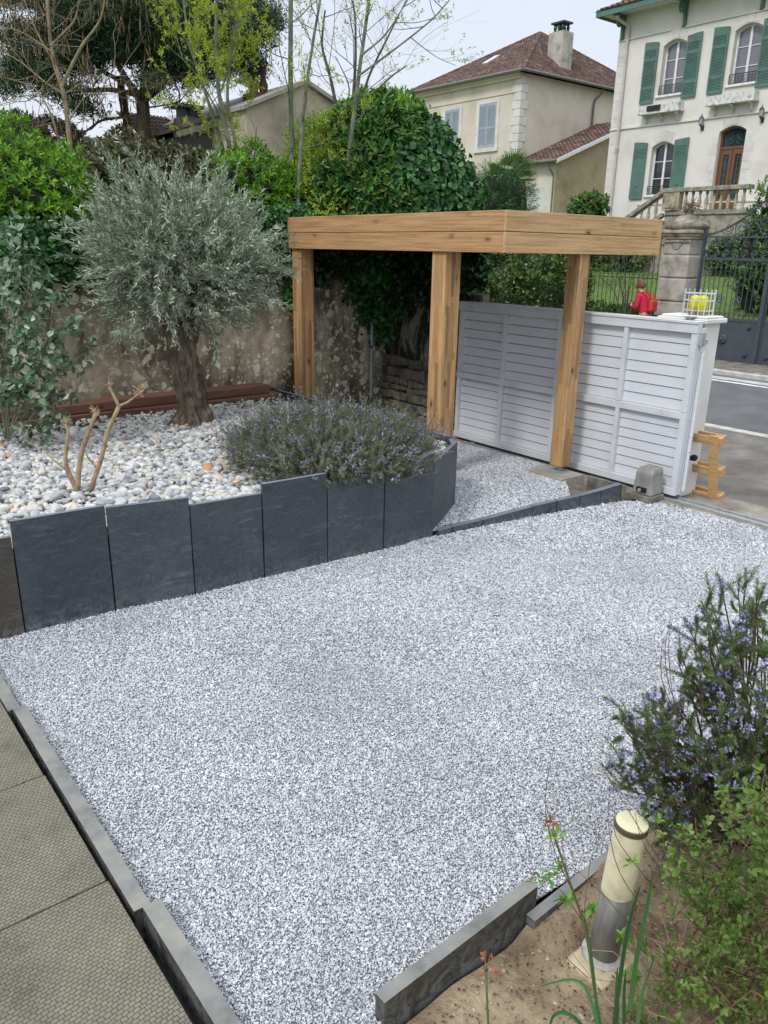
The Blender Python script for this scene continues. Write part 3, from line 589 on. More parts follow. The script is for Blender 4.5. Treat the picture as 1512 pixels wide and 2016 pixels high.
MB().lathe([(r*1.05,Lb*.955),(r*1.06,Lb*.96),(r*1.06,Lb*.985),(r*1.03,Lb*.992)],n=40).build('collar',plain('bronze_band',(.12,.10,.075),8,.45,metal=.4),BO,smooth=False)
MB().lathe([(r*1.0,Lb*.993),(r*.97,Lb),(r*.5,Lb+.001),(.001,Lb+.0015)],n=40).build('cap',M['creamtop'],BO,smooth=False)
MB().lathe([(r*1.42,-.012),(r*1.42,.012),(r*1.36,.018),(r*1.0,.02)],n=36).build('base_plate',plain('oxidised_base',[(.25,.24,.22),(.5,.49,.46)],30,.6,metal=.2),BO,bevel=0)
o=MB().box((Bb[0]-.12,Bb[1]-.09,-.16),(Bb[0]+.09,Bb[1]+.07,-.042)).build('concrete_pad',plain('sandy_concrete',[(.32,.26,.16),(.44,.37,.24),(.5,.43,.3)],20,.9,.5,.004,80),bevel=.012); tag(o,'small sandy concrete pad under the bollard light','footing')
# ================================================================== buildings across the street
def tilemat(name,c0,c1,c2,sx=5.,sy=3.2):
    m,t,b=nt(name); g=N(t,'ShaderNodeNewGeometry')
    c=ramp(t,g.outputs['Random Per Island'],[(0,c0),(.45,c1),(.8,c1),(1,c2)]); n=noi(t,coords(t),1.3,6); c=mixc(t,1,c,ramp(t,n,[(.3,.65),(.7,1.2)]),'MULTIPLY')
    t.links.new(c,b.inputs['Base Color']); b.inputs['Roughness'].default_value=.85; return m
M['tiles']=tilemat('clay_tiles',(.055,.037,.031),(.115,.068,.055),(.21,.125,.09)); M['render_cream']=plain('cream_render',[(.50,.44,.36),(.60,.54,.455),(.66,.60,.51)],.8,.9,.3,.01,30,detail=8)
M['villa']=plain('villa_render',[(.60,.57,.52),(.70,.67,.63),(.74,.72,.68)],.9,.85,.4,.006,40,detail=8); M['quoin']=plain('quoin_stone',[(.52,.50,.46),(.63,.61,.57),(.69,.67,.63)],1.6,.85,.2,.004,30)
M['green']=plain('green_shutter_paint',[(.065,.135,.11),(.085,.17,.14),(.105,.20,.165)],3,.5,.1,.002); M['iron']=plain('dark_iron',[(.02,.035,.03),(.04,.06,.055)],20,.5)
M['blue']=plain('blue_grey_shutter',[(.28,.33,.38),(.36,.41,.47)],3,.6); M['glass']=glassmat('window_glass',(.17,.17,.20),.08); M['gdark']=glassmat('dark_glass',(.02,.022,.028),.05)
M['whitepaint']=plain('white_window_paint',(.74,.74,.74),6,.5); M['doorwood']=woodmat('door_oak',(.06,.025,.012),(.13,.06,.03),(.20,.10,.05),2,1,.4,0,0)
M['zinc']=plain('zinc_gutter',[(.12,.115,.11),(.20,.195,.19)],6,.5,metal=.3); M['beige']=plain('stained_beige_render',[(.20,.17,.13),(.38,.33,.25),(.46,.41,.32)],.6,.9,.4,.01,20,detail=9)
M['annexr']=plain('ochre_render',[(.26,.21,.13),(.40,.33,.21),(.46,.385,.26)],.8,.9,.3,.01,20,detail=8); M['weather']=plain('weathered_stone',[(.12,.11,.095),(.27,.25,.21),(.42,.39,.33)],5,.95,.6,.02,20,detail=9)
def tiled(a,b,c,d,nu,nv,name,parent,mat,apex=False,h=.035):
    """roof plane of rows of rounded tiles: a,b eave ends, c,d top ends (over b, over a)"""
    a,b,c,d=[np.array(q,float) for q in (a,b,c,d)]; n=np.cross(b-a,d-a); n/=np.linalg.norm(n); n=n if n[2]>0 else -n; mb=MB()
    mb.add([a-n*.02,b-n*.02,c-n*.02,d-n*.02],[(0,1,2,3)])
    e=(b-a)/np.linalg.norm(b-a); Lw=np.linalg.norm(b-a); up=np.cross(n,e); 
    if up[2]<0: up=-up
    Hh=np.dot(d-a,up); Hh2=np.dot(c-a,up); Hh=max(Hh,Hh2); tw=Lw/nu; th=Hh/nv
    xl=lambda y:(np.dot(d-a,e))*y/Hh; xr=lambda y: Lw+(np.dot(c-b,e))*y/Hh
    prof=[(0,.0),(.12,.9),(.35,1.),(.6,.35),(.8,0),(1,.0)]
    for j in range(nv):
        y0,y1=j*th,(j+1)*th+.02; ym=(y0+y1)/2
        for i in range(nu):
            x=i*tw
            if x+tw*.5<xl(ym) or x+tw*.5>xr(ym): continue
            V=[];jj=random.uniform(-.006,.006)
            for (fx,fz) in prof:
                V.append(a+e*(x+fx*tw)+up*y0+n*(fz*h+.028+jj)); V.append(a+e*(x+fx*tw)+up*y1+n*(fz*h+.002+jj))
            V+= [a+e*(x+prof[0][0]*tw)+up*y0,a+e*(x+tw)+up*y0]
            k=len(prof); F_=[(2*q,2*q+2,2*q+3,2*q+1) for q in range(k-1)]+[tuple([2*k]+[2*q for q in range(k)]+[2*k+1])]
            mb.add(V,F_)
    return mb.build(name,mat,parent)
def cut(me_ob,prisms):
    """boolean openings"""
    cs=[]
    for mb in prisms:
        o=mb.build('cutter',M['villa']); cs.append(o); m=me_ob.modifiers.new('b','BOOLEAN'); m.object=o; m.operation='DIFFERENCE'; m.solver='EXACT'
    bpy.context.view_layer.update(); dg=bpy.context.evaluated_depsgraph_get(); me=bpy.data.meshes.new_from_object(me_ob.evaluated_get(dg)); me_ob.modifiers.clear(); old=me_ob.data; me_ob.data=me
    for o in cs: bpy.data.objects.remove(o)
def arch(v0,v1,z0,z1,rise,n=10):  # outline of an opening with segmental head (v0<v1)
    return [(v0,z0),(v1,z0)]+[(v1+(v0-v1)*k/n, z1-rise+rise*(1-(2*k/n-1)**2)) for k in range(n+1)]
VU=27.0
VI=thing('villa','white rendered villa with green shutters and a brown front door across the street','house',(27,15,1.8))
wall=MB().box((VU,6.5,1.0),(VU+.45,20.25,10.9)).build('wall',M['villa'],VI)
wins=[(17.43,18.35,7.66,9.38,.16),(14.77,15.71,7.66,9.40,.16),(17.43,18.35,4.36,6.14,.16),(12.1,13.04,7.66,9.40,.16),(12.1,13.04,4.36,6.14,.16)]
door=(14.82,15.78,3.62,6.42,.17)
cut(wall,[MB().prism(arch(*w_),VU-.3,VU+.8,0,'yz') for w_ in wins+[door]])
MB().box((VU+.46,6.5,1.0),(VU+11,20.249,10.9)).build('side_wall',M['villa'],VI)
def ring(mb,pts,w,x0,x1):   # frame following an outline
    n=len(pts); c=np.mean(np.array(pts),axis=0)
    inner=[]
    P=np.array(pts)
    for i in range(n):
        a,b,c_=P[i-1],P[i],P[(i+1)%n]; d1=(b-a)/np.linalg.norm(b-a);d2=(c_-b)/np.linalg.norm(c_-b); nn=np.array([-d1[1]-d2[1],d1[0]+d2[0]]); L=np.linalg.norm(nn); nn/=L; k=w/max(.3,np.dot(nn,np.array([-d1[1],d1[0]]))); inner.append(b+nn*k)
    V=[(x0,*p) for p in P]+[(x0,*p) for p in inner]+[(x1,*p) for p in P]+[(x1,*p) for p in inner]
    F_=[]
    for i in range(n):
        j=(i+1)%n; F_+=[(i,j,n+j,n+i),(2*n+i,3*n+i,3*n+j,2*n+j),(n+i,n+j,3*n+j,3*n+i),(i,2*n+i,2*n+j,j)]
    mb.add(V,F_)
def window(w_,parent,bars,lab=None,ux=VU):
    v0,v1,z0,z1,r=w_; f=MB(); ring(f,arch(*w_),.055,ux+.20,ux+.27); vm=(v0+v1)/2
    f.box((ux+.19,vm-.04,z0+.055),(ux+.26,vm+.04,z1-.06))
    for zb in bars: f.box((ux+.205,v0+.056,zb-.012),(ux+.25,vm-.041,zb+.012)); f.box((ux+.205,vm+.041,zb-.012),(ux+.25,v1-.056,zb+.012))
    fr=f.build('window',M['whitepaint'],parent,label=lab)
    g=MB(); g.prism(arch(v0+.02,v1-.02,z0+.02,z1-.02,r),ux+.232,ux+.24,0,'yz'); g.build('pane',M['glass'] if z0>7 else M['gdark'],fr)
    if z0<7:
        cu=MB(); 
        for (a,b) in ((v0+.06,v0+.26),(v1-.24,v1-.06)):
            k=9; V=[(ux+.29+.012*(q%2),a+(b-a)*q/k,zz) for zz in (z0+.06,z1-.1) for q in range(k+1)]; cu.add(V,[(q,q+1,k+2+q,k+1+q) for q in range(k)])
        cu.build('curtain',plain('net_curtain',(.35,.34,.32),9,.9),fr)
    s=MB(); s.box((ux-.07,v0-.09,z0-.07),(ux+.2,v1+.09,z0-.002)); s.build('sill',M['whitepaint'],fr,bevel=.006)
    return fr
for i,w_ in enumerate(wins):
    up_=w_[2]>7; window(w_,VI,[8.2,8.78] if up_ else [4.93,5.5])
def shutter(v0,v1,z0,z1,louv,parent,u=VU,mat=None,arc=.05,hi='a',solid=False):
    """panel with stiles, rails and sloping slats; louv = list of (za,zb) louvred bays"""
    mat=mat or M['green']; x0,x1=u-.075,u-.035; mb=MB(); s=.055
    top=z1-arc-.07; 
    mb.box((x0,v0,z0),(x1,v0+s,top)).box((x0,v1-s,z0),(x1,v1,top))
    zs=[z0]+[q for l in louv for q in l]+[top]
    for a,b in zip(zs[::2],zs[1::2]):
        if b>a: mb.box((x0+.002,v0+s,a),(x1-.002,v1-s,b))
    if arc: pts=[(v0,top),(v1,top)]+[(v1+(v0-v1)*k/6,(z1-arc)+arc*math.sin(PI/2*((1-k/6) if hi=='a' else k/6))) for k in range(7)]
    else: pts=[(v0,top),(v1,top),(v1,z1),(v0,z1)]
    mb.prism(pts,x0,x1,0,'yz')
    if louv: mb.box((x1-.008,v0+s,z0+.02),(x1-.004,v1-s,top))
    for a,b in louv:
        z=a+.01
        while z<b-.02:
            mb.prism([(x0+.004,z),(x1-.012,z+.034),(x1-.012,z+.042),(x0+.004,z+.008)],v0+s,v1-s,0,'xz'); z+=.045
    if solid:
        for k in range(1,5): mb.box((x0-.0015,v0+s+k*(v1-v0-2*s)/5-.003,z0+.1),(x0+.004,v0+s+k*(v1-v0-2*s)/5+.003,z1-.6))
        mb.box((x0-.02,(v0+v1)/2-.06,z0+.42),(x0,(v0+v1)/2+.06,z0+.44))
    mb.box((x1,(v0+.02),z0+.25),(u+.0,v0+.05,z0+.29)).box((x1,v0+.02,z1-.5),(u,v0+.05,z1-.46)).box((x1,v1-.05,z0+.25),(u,v1-.02,z0+.29))
    return mb.build('shutter',mat,parent)
def shpair(w_,lo,up_):
    v0,v1,z0,z1,r=w_; z0-=.2 if up_ else .12
    lv=[(z0+.1,z0+.46),(z0+.56,z0+1.36),(z0+1.46,z1-.22)] if up_ else [(z1-.52,z1-.2)]
    shutter(v1+.17,v1+.72,z0,z1+.05,lv,VI,solid=not up_,hi='b' if 0 else 'a'); shutter(v0-.58,v0-.03,z0,z1+.05,lv,VI,hi='b',solid=not up_)
for w_ in wins: shpair(w_,None,w_[2]>7)
def railing_small(v0,v1,z,parent):
    mb=MB(); mb.tube([(VU-.02,v0,z+.30),(VU-.02,v1,z+.30)],.016,6); mb.tube([(VU-.02,v0,z+.235),(VU-.02,v1,z+.235)],.009,5); mb.tube([(VU-.02,v0,z+.03),(VU-.02,v1,z+.03)],.012,6); k=int((v1-v0)/.11)
    for i in range(k+1):
        v=v0+(v1-v0)*i/k; mb.tube([(VU-.02,v,z+.03),(VU-.02,v,z+.3)],.008,5)
        if i<k:
            an=np.linspace(0,2*PI,13); mb.tube([(VU-.02,v+(v1-v0)/k/2+.032*math.cos(a),z+.13+.075*math.sin(a)) for a in an],.007,4,False)
    mb.build('window_rail',M['iron'],parent)
for w_ in wins: railing_small(w_[0]+.01,w_[1]-.01,w_[2],VI)
# facade bands, quoins, lintel stones
mb=MB(); mb.box((VU-.05,6.5,6.70),(VU-.001,20.27,6.745)); 
mb.box((VU-.05,6.5,9.66),(VU-.001,17.60,9.70)); mb.box((VU-.05,18.14,9.66),(VU-.001,20.27,9.70)); mb.build('string_course',M['quoin'],VI)
mb=MB(); z=1.8; k=0
while z<10.3:
    h=.29; w=.42 if k%2 else .30; mb.box((VU-.012,20.25-w,z+.006),(VU-.001,20.258,z+h)); z+=h+.004; k+=1
mb.build('quoins',M['quoin'],VI)
for w_ in wins+[door]:
    v0,v1,z0,z1,r=w_; mb=MB()
    vm=(v0+v1)/2; mb.prism([(vm-.10,z1+.02),(vm+.10,z1+.02),(vm+.15,z1+.36),(vm-.15,z1+.36)],VU-.014,VU-.001,0,'yz')
    for s in (-1,1): mb.prism([(vm+s*.11,z1+.02)]+[(vm+s*.34,z1-.03),(vm+s*.44,z1+.24),(vm+s*.17,z1+.33)],VU-.008,VU-.001,0,'yz')
    if w_ is door:
        for kk in range(9):
            for s,vv in ((-1,v0),(1,v1)):
                ww=.32 if kk%2 else .22; a,b=sorted((vv,vv+s*ww)); mb.box((VU-.008,a,z0+kk*.28+.008),(VU-.001,b,z0+kk*.28+.275))
    mb.build('stone_surround' if w_ is door else 'keystone',M['quoin'],VI)
# door
d0,d1,dz0,dz1,dr=door; dd=MB(); ring(dd,arch(*door),.07,VU+.16,VU+.26); dd.box((VU+.17,d0+.06,5.72),(VU+.26,d1-.06,5.80)); vm=(d0+d1)/2
for a,b in ((d0+.07,vm-.012),(vm+.012,d1-.07)):
    o_=[(a,dz0),(b,dz0),(b,5.715),(a,5.715)]; i_=[(a+.10,4.15),(b-.10,4.15),(b-.10,5.55),(a+.10,5.55)]
    for q in range(4):
        p0,p1,p2,p3_=o_[q],o_[(q+1)%4],i_[(q+1)%4],i_[q]; dd.prism([p0,p1,p2,p3_],VU+.19,VU+.24,0,'yz')
dd.box((VU+.20,d0+.17,dz0),(VU+.235,d1-.17,4.149))
do=dd.build('door',M['doorwood'],VI); MB().box((VU+.225,d0+.08,4.15),(VU+.235,d1-.08,6.30)).build('pane',glassmat('leaded_glass',(.025,.045,.05)),do)
mb=MB()
for a,b in ((d0+.17,vm-.112),(vm+.112,d1-.17)):
    c_=(a+b)/2
    for z in np.arange(4.2,5.5,.19):
        for s in (-1,1): an=np.linspace(0,1.6*PI,12); mb.tube([(VU+.20,c_+s*(.018+.026*math.cos(q)*(1-q/9)),z+.09+.06*math.sin(q)) for q in an],.007,4,False)
    mb.tube([(VU+.2,c_,4.16),(VU+.2,c_,5.54)],.007,4)
for s in (-1,1):
    for z in (5.95,6.12): an=np.linspace(0,1.7*PI,14); mb.tube([(VU+.2,vm+s*(.15+.09*math.cos(q)*(1-q/9)),z+.07*math.sin(q)) for q in an],.008,4,False)
mb.build('grille',plain('verdigris_iron',(.10,.16,.17),9,.5),do); MB().lathe([(0,0),(.025,0),(.03,.03),(0,.05)],(VU+.14,vm-.05,4.75),10,axis=0).build('handle',plain('brass',(.35,.25,.08),9,.3,metal=.8),do)
# flower boxes on brackets
for i,(v0,v1) in enumerate(((17.25,18.86),(14.56,16.20),(11.9,13.5))):
    mb=MB(); mb.box((VU-.34,v0,7.10),(VU-.32,v1,7.34)).box((VU-.32,v0,7.10),(VU-.02,v0+.02,7.34)).box((VU-.32,v1-.02,7.10),(VU-.02,v1,7.34)).box((VU-.36,v0-.03,7.05),(VU-.001,v1+.03,7.10))
    for v in (v0+.18,(v0+v1)/2,v1-.18):
        mb.prism([(VU-.30,7.048),(VU-.002,7.048),(VU-.002,6.78),(VU-.07,6.80),(VU-.13,6.95)],v-.035,v+.035,0,'xz')
    fb=mb.build('flower_box',plain('peeling_white_paint',[(.22,.18,.14),(.62,.62,.60),(.70,.70,.68)],9,.8,detail=9),VI,bevel=.004)
    if i==0: MB().box((VU-.40,v1-.9,7.14),(VU-.345,v1-.36,7.31)).build('trough',M['black'],fb,bevel=.01)
# wall lamps
for i,(v,z) in enumerate(((16.42,6.62),(14.32,6.66))):
    mb=MB(); mb.tube([(VU,v,z-.18),(VU-.10,v,z-.2),(VU-.16,v,z-.12)],.016,6); mb.lathe([(.02,z-.14),(.06,z-.09)],(VU-.16,v,0),6); mb.lathe([(.085,z+.10),(.06,z+.15),(.02,z+.19),(.012,z+.25),(.001,z+.26)],(VU-.16,v,0),6); mb.box((VU-.02,v-.05,z-.26),(VU-.001,v+.05,z-.1))
    for q in range(6): a=q*PI/3; mb.tube([(VU-.16+.058*math.cos(a),v+.058*math.sin(a),z-.09),(VU-.16+.08*math.cos(a),v+.08*math.sin(a),z+.10)],.006,4)
    l=mb.build('wall_lamp',plain('lantern_iron',(.05,.045,.055),9,.5),VI); MB().lathe([(.05,z-.085),(.07,z+.095)],(VU-.16,v,0),6).build('glass',plain('lantern_glass',(.45,.47,.50),9,.15),l)
# eave, bracket, downpipe
eo=MB(); 
eo.box((VU-.75,6.5,10.42),(VU-.70,20.85,10.66)).box((VU-.70,20.80,10.42),(VU+12,20.85,10.66)); eo.build('fascia',M['green'],VI)
MB().box((VU-.695,6.5,10.50),(VU+11.5,20.79,10.56)).build('soffit',M['villa'],VI)
tiled((VU-.78,20.9,10.62),(VU-.78,6.4,10.62),(VU+5.5,9.5,13.4),(VU+5.5,15,13.4),62,22,'roof',VI,M['tiles'])
tiled((VU+11.8,20.9,10.62),(VU-.78,20.9,10.62),(VU+5.5,15,13.4),(VU+5.51,15,13.4),52,22,'roof',VI,M['tiles'])
def scroll(v,u0): 
    mb=MB(); an=np.linspace(0,3.2*PI,40); mb.tube([(u0-.30+.17*math.cos(a)*(1-a/13),v,10.22+.19*math.sin(a)*(1-a/13)) for a in an],.04,6); mb.tube([(u0-.04,v,9.72),(u0-.06,v,9.95),(u0-.16,v,10.18),(u0-.40,v,10.44)],.045,6); mb.box((u0-.05,v-.07,9.68),(u0-.001,v+.07,10.45)); mb.box((u0-.66,v-.06,10.40),(u0-.001,v+.06,10.495)); return mb.build('eave_bracket',M['green'],VI)
for v in (17.62,14.9,20.12): scroll(v,VU)
mb=MB(); mb.tube([(VU-.62,20.0,10.35),(VU-.5,20.02,10.27),(VU-.12,19.86,10.10),(VU-.075,19.85,9.9),(VU-.075,19.84,6.0),(VU-.075,19.84,1.9)],.052,10); mb.lathe([(.07,6.0),(.07,6.1)],(VU-.075,19.84,0),10); mb.box((VU-.15,19.80,5.92),(VU-.02,19.88,5.96)); mb.build('downpipe',plain('pale_pipe',(.52,.46,.44),6,.5),VI,smooth=False)
mb=MB(); mb.box((VU-.04,6.5,4.02),(VU-.001,15.8,4.06)); mb.box((VU-.04,17.1,4.02),(VU-.001,18.7,4.08)); mb.build('plinth_band',M['quoin'],VI)
# stair with balustrade
ST=thing('stone_staircase','weathered stone staircase and balustrade leading up to the villa door','staircase',(25.6,15,1.8))
lv0,lv1=13.0,15.85; lu=24.5; lz=3.52
mb=MB(); mb.box((lu+.0,lv0,1.5),(VU-.001,lv1,lz)); n=11
for i in range(n): mb.box((lu+.15,lv1+.001+i*.27,1.5),(VU-.9,lv1+.001+(i+1)*.27-.001,lz-.165*(i+1)))
mb.build('steps',M['weather'],ST)
def balus(h=.56,r=.055): return [(r*.9,0),(r*1.0,.03),(r*.6,.07),(r*1.15,.2),(r*1.05,.28),(r*.55,.43),(r*.7,.47),(r*.95,.50),(r*.95,h)]
def balrun(p,q,k,nm='baluster'):
    for i in range(k):
        f=(i+.5)/k; P=[p[a]+(q[a]-p[a])*f for a in range(3)]; MB().lathe(balus(),P,10).build(nm,M['stone_bal'],ST,smooth=True)
M['stone_bal']=plain('mossy_balustrade_stone',[(.14,.12,.085),(.36,.32,.23),(.48,.43,.32)],4,.95,.4,.01,20)
mb=MB(); mb.box((lu-.12,lv0,lz+.70),(lu+.18,lv1+.12,lz+.83)); mb.box((lu-.05,lv0,lz+.001),(lu+.1,lv1,lz+.14))
mb.bar((lu+.03,lv1+.1,lz+.76),(lu+.03,lv1+2.9,lz-.95),.28,.13); mb.bar((lu+.03,lv1+.1,lz+.02),(lu+.03,lv1+2.9,lz-1.69),.2,.13); mb.build('handrail',M['weather'],ST,bevel=.015)
mb=MB(); mb.box((lu-.1,lv1-.5,lz+.14),(lu+.16,lv1+.1,lz+.699)); mb.box((lu-.125,lv1-.4,lz+.22),(lu-.101,lv1+.0,lz+.62)); mb.build('pier',M['stone_bal'],ST,bevel=.01)
balrun((lu+.03,lv1-.55,lz+.14),(lu+.03,lv0+.1,lz+.14),9); balrun((lu+.03,lv1+.25,lz-.0),(lu+.03,lv1+2.7,lz-1.48),9)
# ------------------------------------------------------------------ second house
H2=thing('cream_house','cream rendered house with brown hipped tile roof, pale chimney and closed shutters','house',(31,32,1.8)); u0,vc,vl,ub,ze=31.,28.67,36.4,42.,10.42
MB().box((u0,vc,1.),(ub,vl,ze-.05)).build('wall',M['render_cream'],H2)
ap=(36.4,32.55,13.5); e=.38
A,B,C_,D_=(u0-e,vl+e,ze),(u0-e,vc-e,ze),(ub+e,vc-e,ze),(ub+e,vl+e,ze); ap2=(ap[0]+.01,ap[1],ap[2]); ap3=(ap[0],ap[1]+.01,ap[2])
tiled(A,B,ap,ap3,44,26,'roof',H2,M['tiles']); tiled(B,C_,ap2,ap,58,24,'roof',H2,M['tiles'],)
mb=MB(); mb.add([C_,D_,ap],[(0,1,2)]); mb.add([D_,A,ap],[(0,1,2)]); mb.build('roof',M['tiles'],H2)
def ridge(p,q,n,name='ridge_tiles',r=.11,par=None):
    mb=MB(); p=np.array(p);q=np.array(q)
    for i in range(n): a=p+(q-p)*i/n; b=p+(q-p)*(i+1.08)/n; mb.tube([a,b],[r,r*.86],8)
    mb.build(name,M['tiles'],par)
ridge(B,ap,22,par=H2); ridge(C_,ap,26,par=H2); ridge(A,ap,22,par=H2)
mb=MB(); mb.tube([(u0-e-.06,vl+e,ze-.02),(u0-e-.06,vc-e-.06,ze-.02),],.075,8); mb.tube([(u0-e-.06,vc-e-.06,ze-.02),(ub+e,vc-e-.06,ze-.02)],.075,8); mb.build('gutter',M['zinc'],H2)
mb=MB(); mb.box((u0-.30,vc-.02,ze-.16),(u0-.001,vl,ze-.052)); mb.box((u0-.16,vc-.02,ze-.28),(u0-.001,vl,ze-.161)); mb.box((u0-.04,vc+.3,ze-.86),(u0-.001,vl,ze-.82)); mb.build('cornice',M['render_cream'],H2)
mb=MB(); z=2.;k=0
while z<ze-.4:
    h=.36; w=.42 if k%2 else .26; mb.box((u0-.03,vc-.03,z),(u0-.001,vc+w+.12,z+h-.02)); w2=.5 if k%2 else .3; mb.box((u0,vc-.03,z+.0),(u0+w2,vc-.001,z+h-.02)); z+=h; k+=1
mb.build('quoins',M['quoin'],H2,bevel=.01)
for (a,b,z0,z1) in ((30.24,31.40,7.28,9.28),(32.9,33.95,7.28,9.28)):
    fr=MB(); fr.box((u0-.03,a-.22,z0-.02),(u0-.001,a-.01,z1+.2)).box((u0-.03,b+.01,z0-.02),(u0-.001,b+.22,z1+.2)).box((u0-.03,a-.009,z1+.01),(u0-.001,b+.009,z1+.2)).box((u0-.10,a-.26,z0-.22),(u0-.001,b+.26,z0-.021)); fr.build('window_surround',M['quoin'],H2)
    m_=(a+b)/2
    for (s0,s1) in ((a,m_-.006),(m_+.006,b)): shutter(s0,s1,z0,z1,[(z0+.12,z0+.85),(z0+.95,z1-.12)],H2,u=u0+.03,mat=M['blue'],arc=0)
ch=MB().box((34.3,29.15,10.9),(35.1,30.1,12.75)).build('chimney',plain('stained_chimney',[(.20,.19,.17),(.42,.39,.35),(.50,.47,.42)],2,.9,.3,.01,20),H2,bevel=.02)
mb=MB(); mb.box((34.45,29.3,12.751),(34.95,29.95,12.82))
for x in (34.5,34.9):
    for y in (29.38,29.62,29.87): mb.lathe([(.05,12.82),(.09,12.95),(.05,13.12)],(x,y,0),8)
mb.box((34.35,29.2,13.12),(35.05,30.05,13.2)); mb.build('cowl',M['iron'],ch)
mb=MB(); s=np.array(ap); 
def rp(v,fz): # point on the front roof plane
    a=np.array([u0-e,v,ze]); zz=ze+(ap[2]-ze)*fz; return np.array([u0-e+(ap[0]-u0+e)*fz,v,zz])
a_,b_,c2,d_=rp(33.1,.36),rp(32.75,.36),rp(32.75,.52),rp(33.1,.52); n_=np.array([-.5,0,.87])*.1
mb.add([a_+n_,b_+n_,c2+n_,d_+n_,a_,b_,c2,d_],[(0,1,2,3),(4,5,1,0),(5,6,2,1),(6,7,3,2),(7,4,0,3)]); mb.build('roof_window',plain('skylight_glass',(.62,.64,.66),5,.25),H2)
mb=MB(); mb.tube([(36.8,vc-.3,ze-.1),(36.8,vc-.28,ze-.3),(36.55,vc-.1,ze-.6),(36.5,vc-.08,ze-.9),(36.5,vc-.08,4)],.055,8); mb.build('downpipe',M['zinc'],H2)
# annex / garage
AN=thing('garage_annex','low ochre annex with sloping tile roof and white roller garage door','garage',(31,27.6,1.8)); au=31.1
va=atu(1095,330,au)[1]; MB().box((au,va,1.),(37,vc-.04,6.45)).build('wall',M['annexr'],AN); 
ped=[(au,6.45),(37,6.45),(37,8.65)]; MB().prism(ped,va,vc-.04,0,'xz').build('gable',M['annexr'],AN)
tiled((au-.4,vc-.05,6.35),(au-.4,va-.3,6.35),(37,va-.3,8.72),(37,vc-.05,8.72),11,26,'roof',AN,M['tiles'])
MB().bar((au-.42,va-.32,6.30),(37,va-.32,8.66),.05,.16).build('verge_board',M['whitepaint'],AN)
MB().tube([(au-.46,vc-.05,6.33),(au-.46,va-.35,6.33)],.07,8).tube([(au-.46,va+.3,6.28),(au-.3,va+.1,6.0),(au-.06,va+.06,5.7),(au-.06,va+.06,2)],.045,8).build('gutter',M['zinc'],AN)
gd=MB(); ga,gb=atu(1040,380,au)[1],atu(1091,380,au)[1]; z=2.
while z<5.25: gd.box((au-.03,gb+.1,z),(au-.001,ga,z+.085)); z+=.092
gd.build('garage_door',plain('roller_door',(.62,.62,.58),4,.5),AN)
MB().box((au-.05,va-.001,1.),(au+.001-.002,va+.3,6.3)).box((au-.02,va+.3,5.28),(au-.001,vc-.05,6.3)).build('front_render',M['render_cream'],AN)
# ------------------------------------------------------------------ beige gable house
BG=thing('beige_gable_house','stained beige gable wall with a low pitched roof behind the ivy mound','house',(13,20,0))
V0=20.; pts=[(11.2,-.1),(16.8,-.1),(16.8,5.05),(13.05,6.50),(11.2,5.70)]
MB().prism(pts,V0,V0+9,0,'xz').build('wall',M['beige'],BG)
for s,(ue,zz) in ((-1,(11.1,5.66)),(1,(17.1,4.92))):
    P_=[(ue,zz+.02),(13.05,6.52),(13.05,6.62),(ue,zz+.12)]
    MB().prism(P_,V0-.12,V0+9.1,0,'xz').build('roof',plain('roof_edge',(.30,.28,.25),4,.9),BG)
cm=MB(); a=atv(508,196,21.2); cm.box((a[0]-.32,20.8,a[2]-.8),(a[0]+.28,21.5,a[2]+.12)); ch=cm.build('chimney',plain('sooty_brick',[(.05,.03,.02),(.14,.08,.055)],7,.9),BG)
mb=MB()
for dx in (-.17,.12): mb.lathe([(.09,a[2]+.12),(.13,a[2]+.3),(.13,a[2]+.4),(.08,a[2]+.42),(.08,a[2]+.62),(.12,a[2]+.72)],(a[0]+dx,21.1,0),12)
mb.build('chimney_pot',plain('dark_terracotta',(.07,.035,.028),6,.8),ch)
# dark house and small cream house farther left
DH=thing('dark_house','small dark gabled building with a grey wall and stone chimney beside the pine','house',(9.5,22.,0))
a=atv(352,268,22);b=atv(412,330,22); c3=atv(408,235,22)
MB().prism([(a[0],-.1),(c3[0]+2.3,-.1),(c3[0]+2.3,c3[2]+.35),(c3[0],c3[2]),(a[0],a[2])],22,27,0,'xz').build('wall',plain('dark_render',[(.05,.05,.055),(.09,.09,.095)],2,.9),DH)
MB().bar((a[0]-.15,21.9,a[2]+.02),(c3[0]+1.8,21.9,c3[2]+.4),.22,.14).build('roof_edge',plain('lead_flashing',(.20,.19,.19),5,.8),DH)
tiled((a[0]-.3,27,a[2]+.05),(a[0]-.3,21.8,a[2]+.05),(c3[0]+2,21.8,c3[2]+.5),(c3[0]+2,27,c3[2]+.5),18,8,'roof',DH,M['tiles'])
c4=atv(371,235,22.6); ch=MB().box((c4[0]-.32,22.3,c4[2]-.9),(c4[0]+.3,22.9,c4[2]+.02)).build('chimney',M['weather'],DH)
mb=MB(); 
for sx in (-.22,.02,.24): mb.box((c4[0]+sx-.05,22.4,c4[2]+.021),(c4[0]+sx+.05,22.8,c4[2]+.26))
mb.box((c4[0]-.36,22.25,c4[2]+.261),(c4[0]+.34,22.95,c4[2]+.34)); mb.build('cowl',M['iron'],ch)
for k in range(4): 
    x=c3[0]-.9+k*.42; MB().box((x,21.95,4.1),(x+.10,21.999,4.75-.1*(k%2))).build('slat',plain('pale_slats',(.24,.24,.26),5,.8),DH)
SH=thing('small_cream_house','tiny cream house with clay roof and mossy stone chimney beside the pine trunk','house',(9,24,0))
a=atv(293,280,24);b=atv(350,268,24)
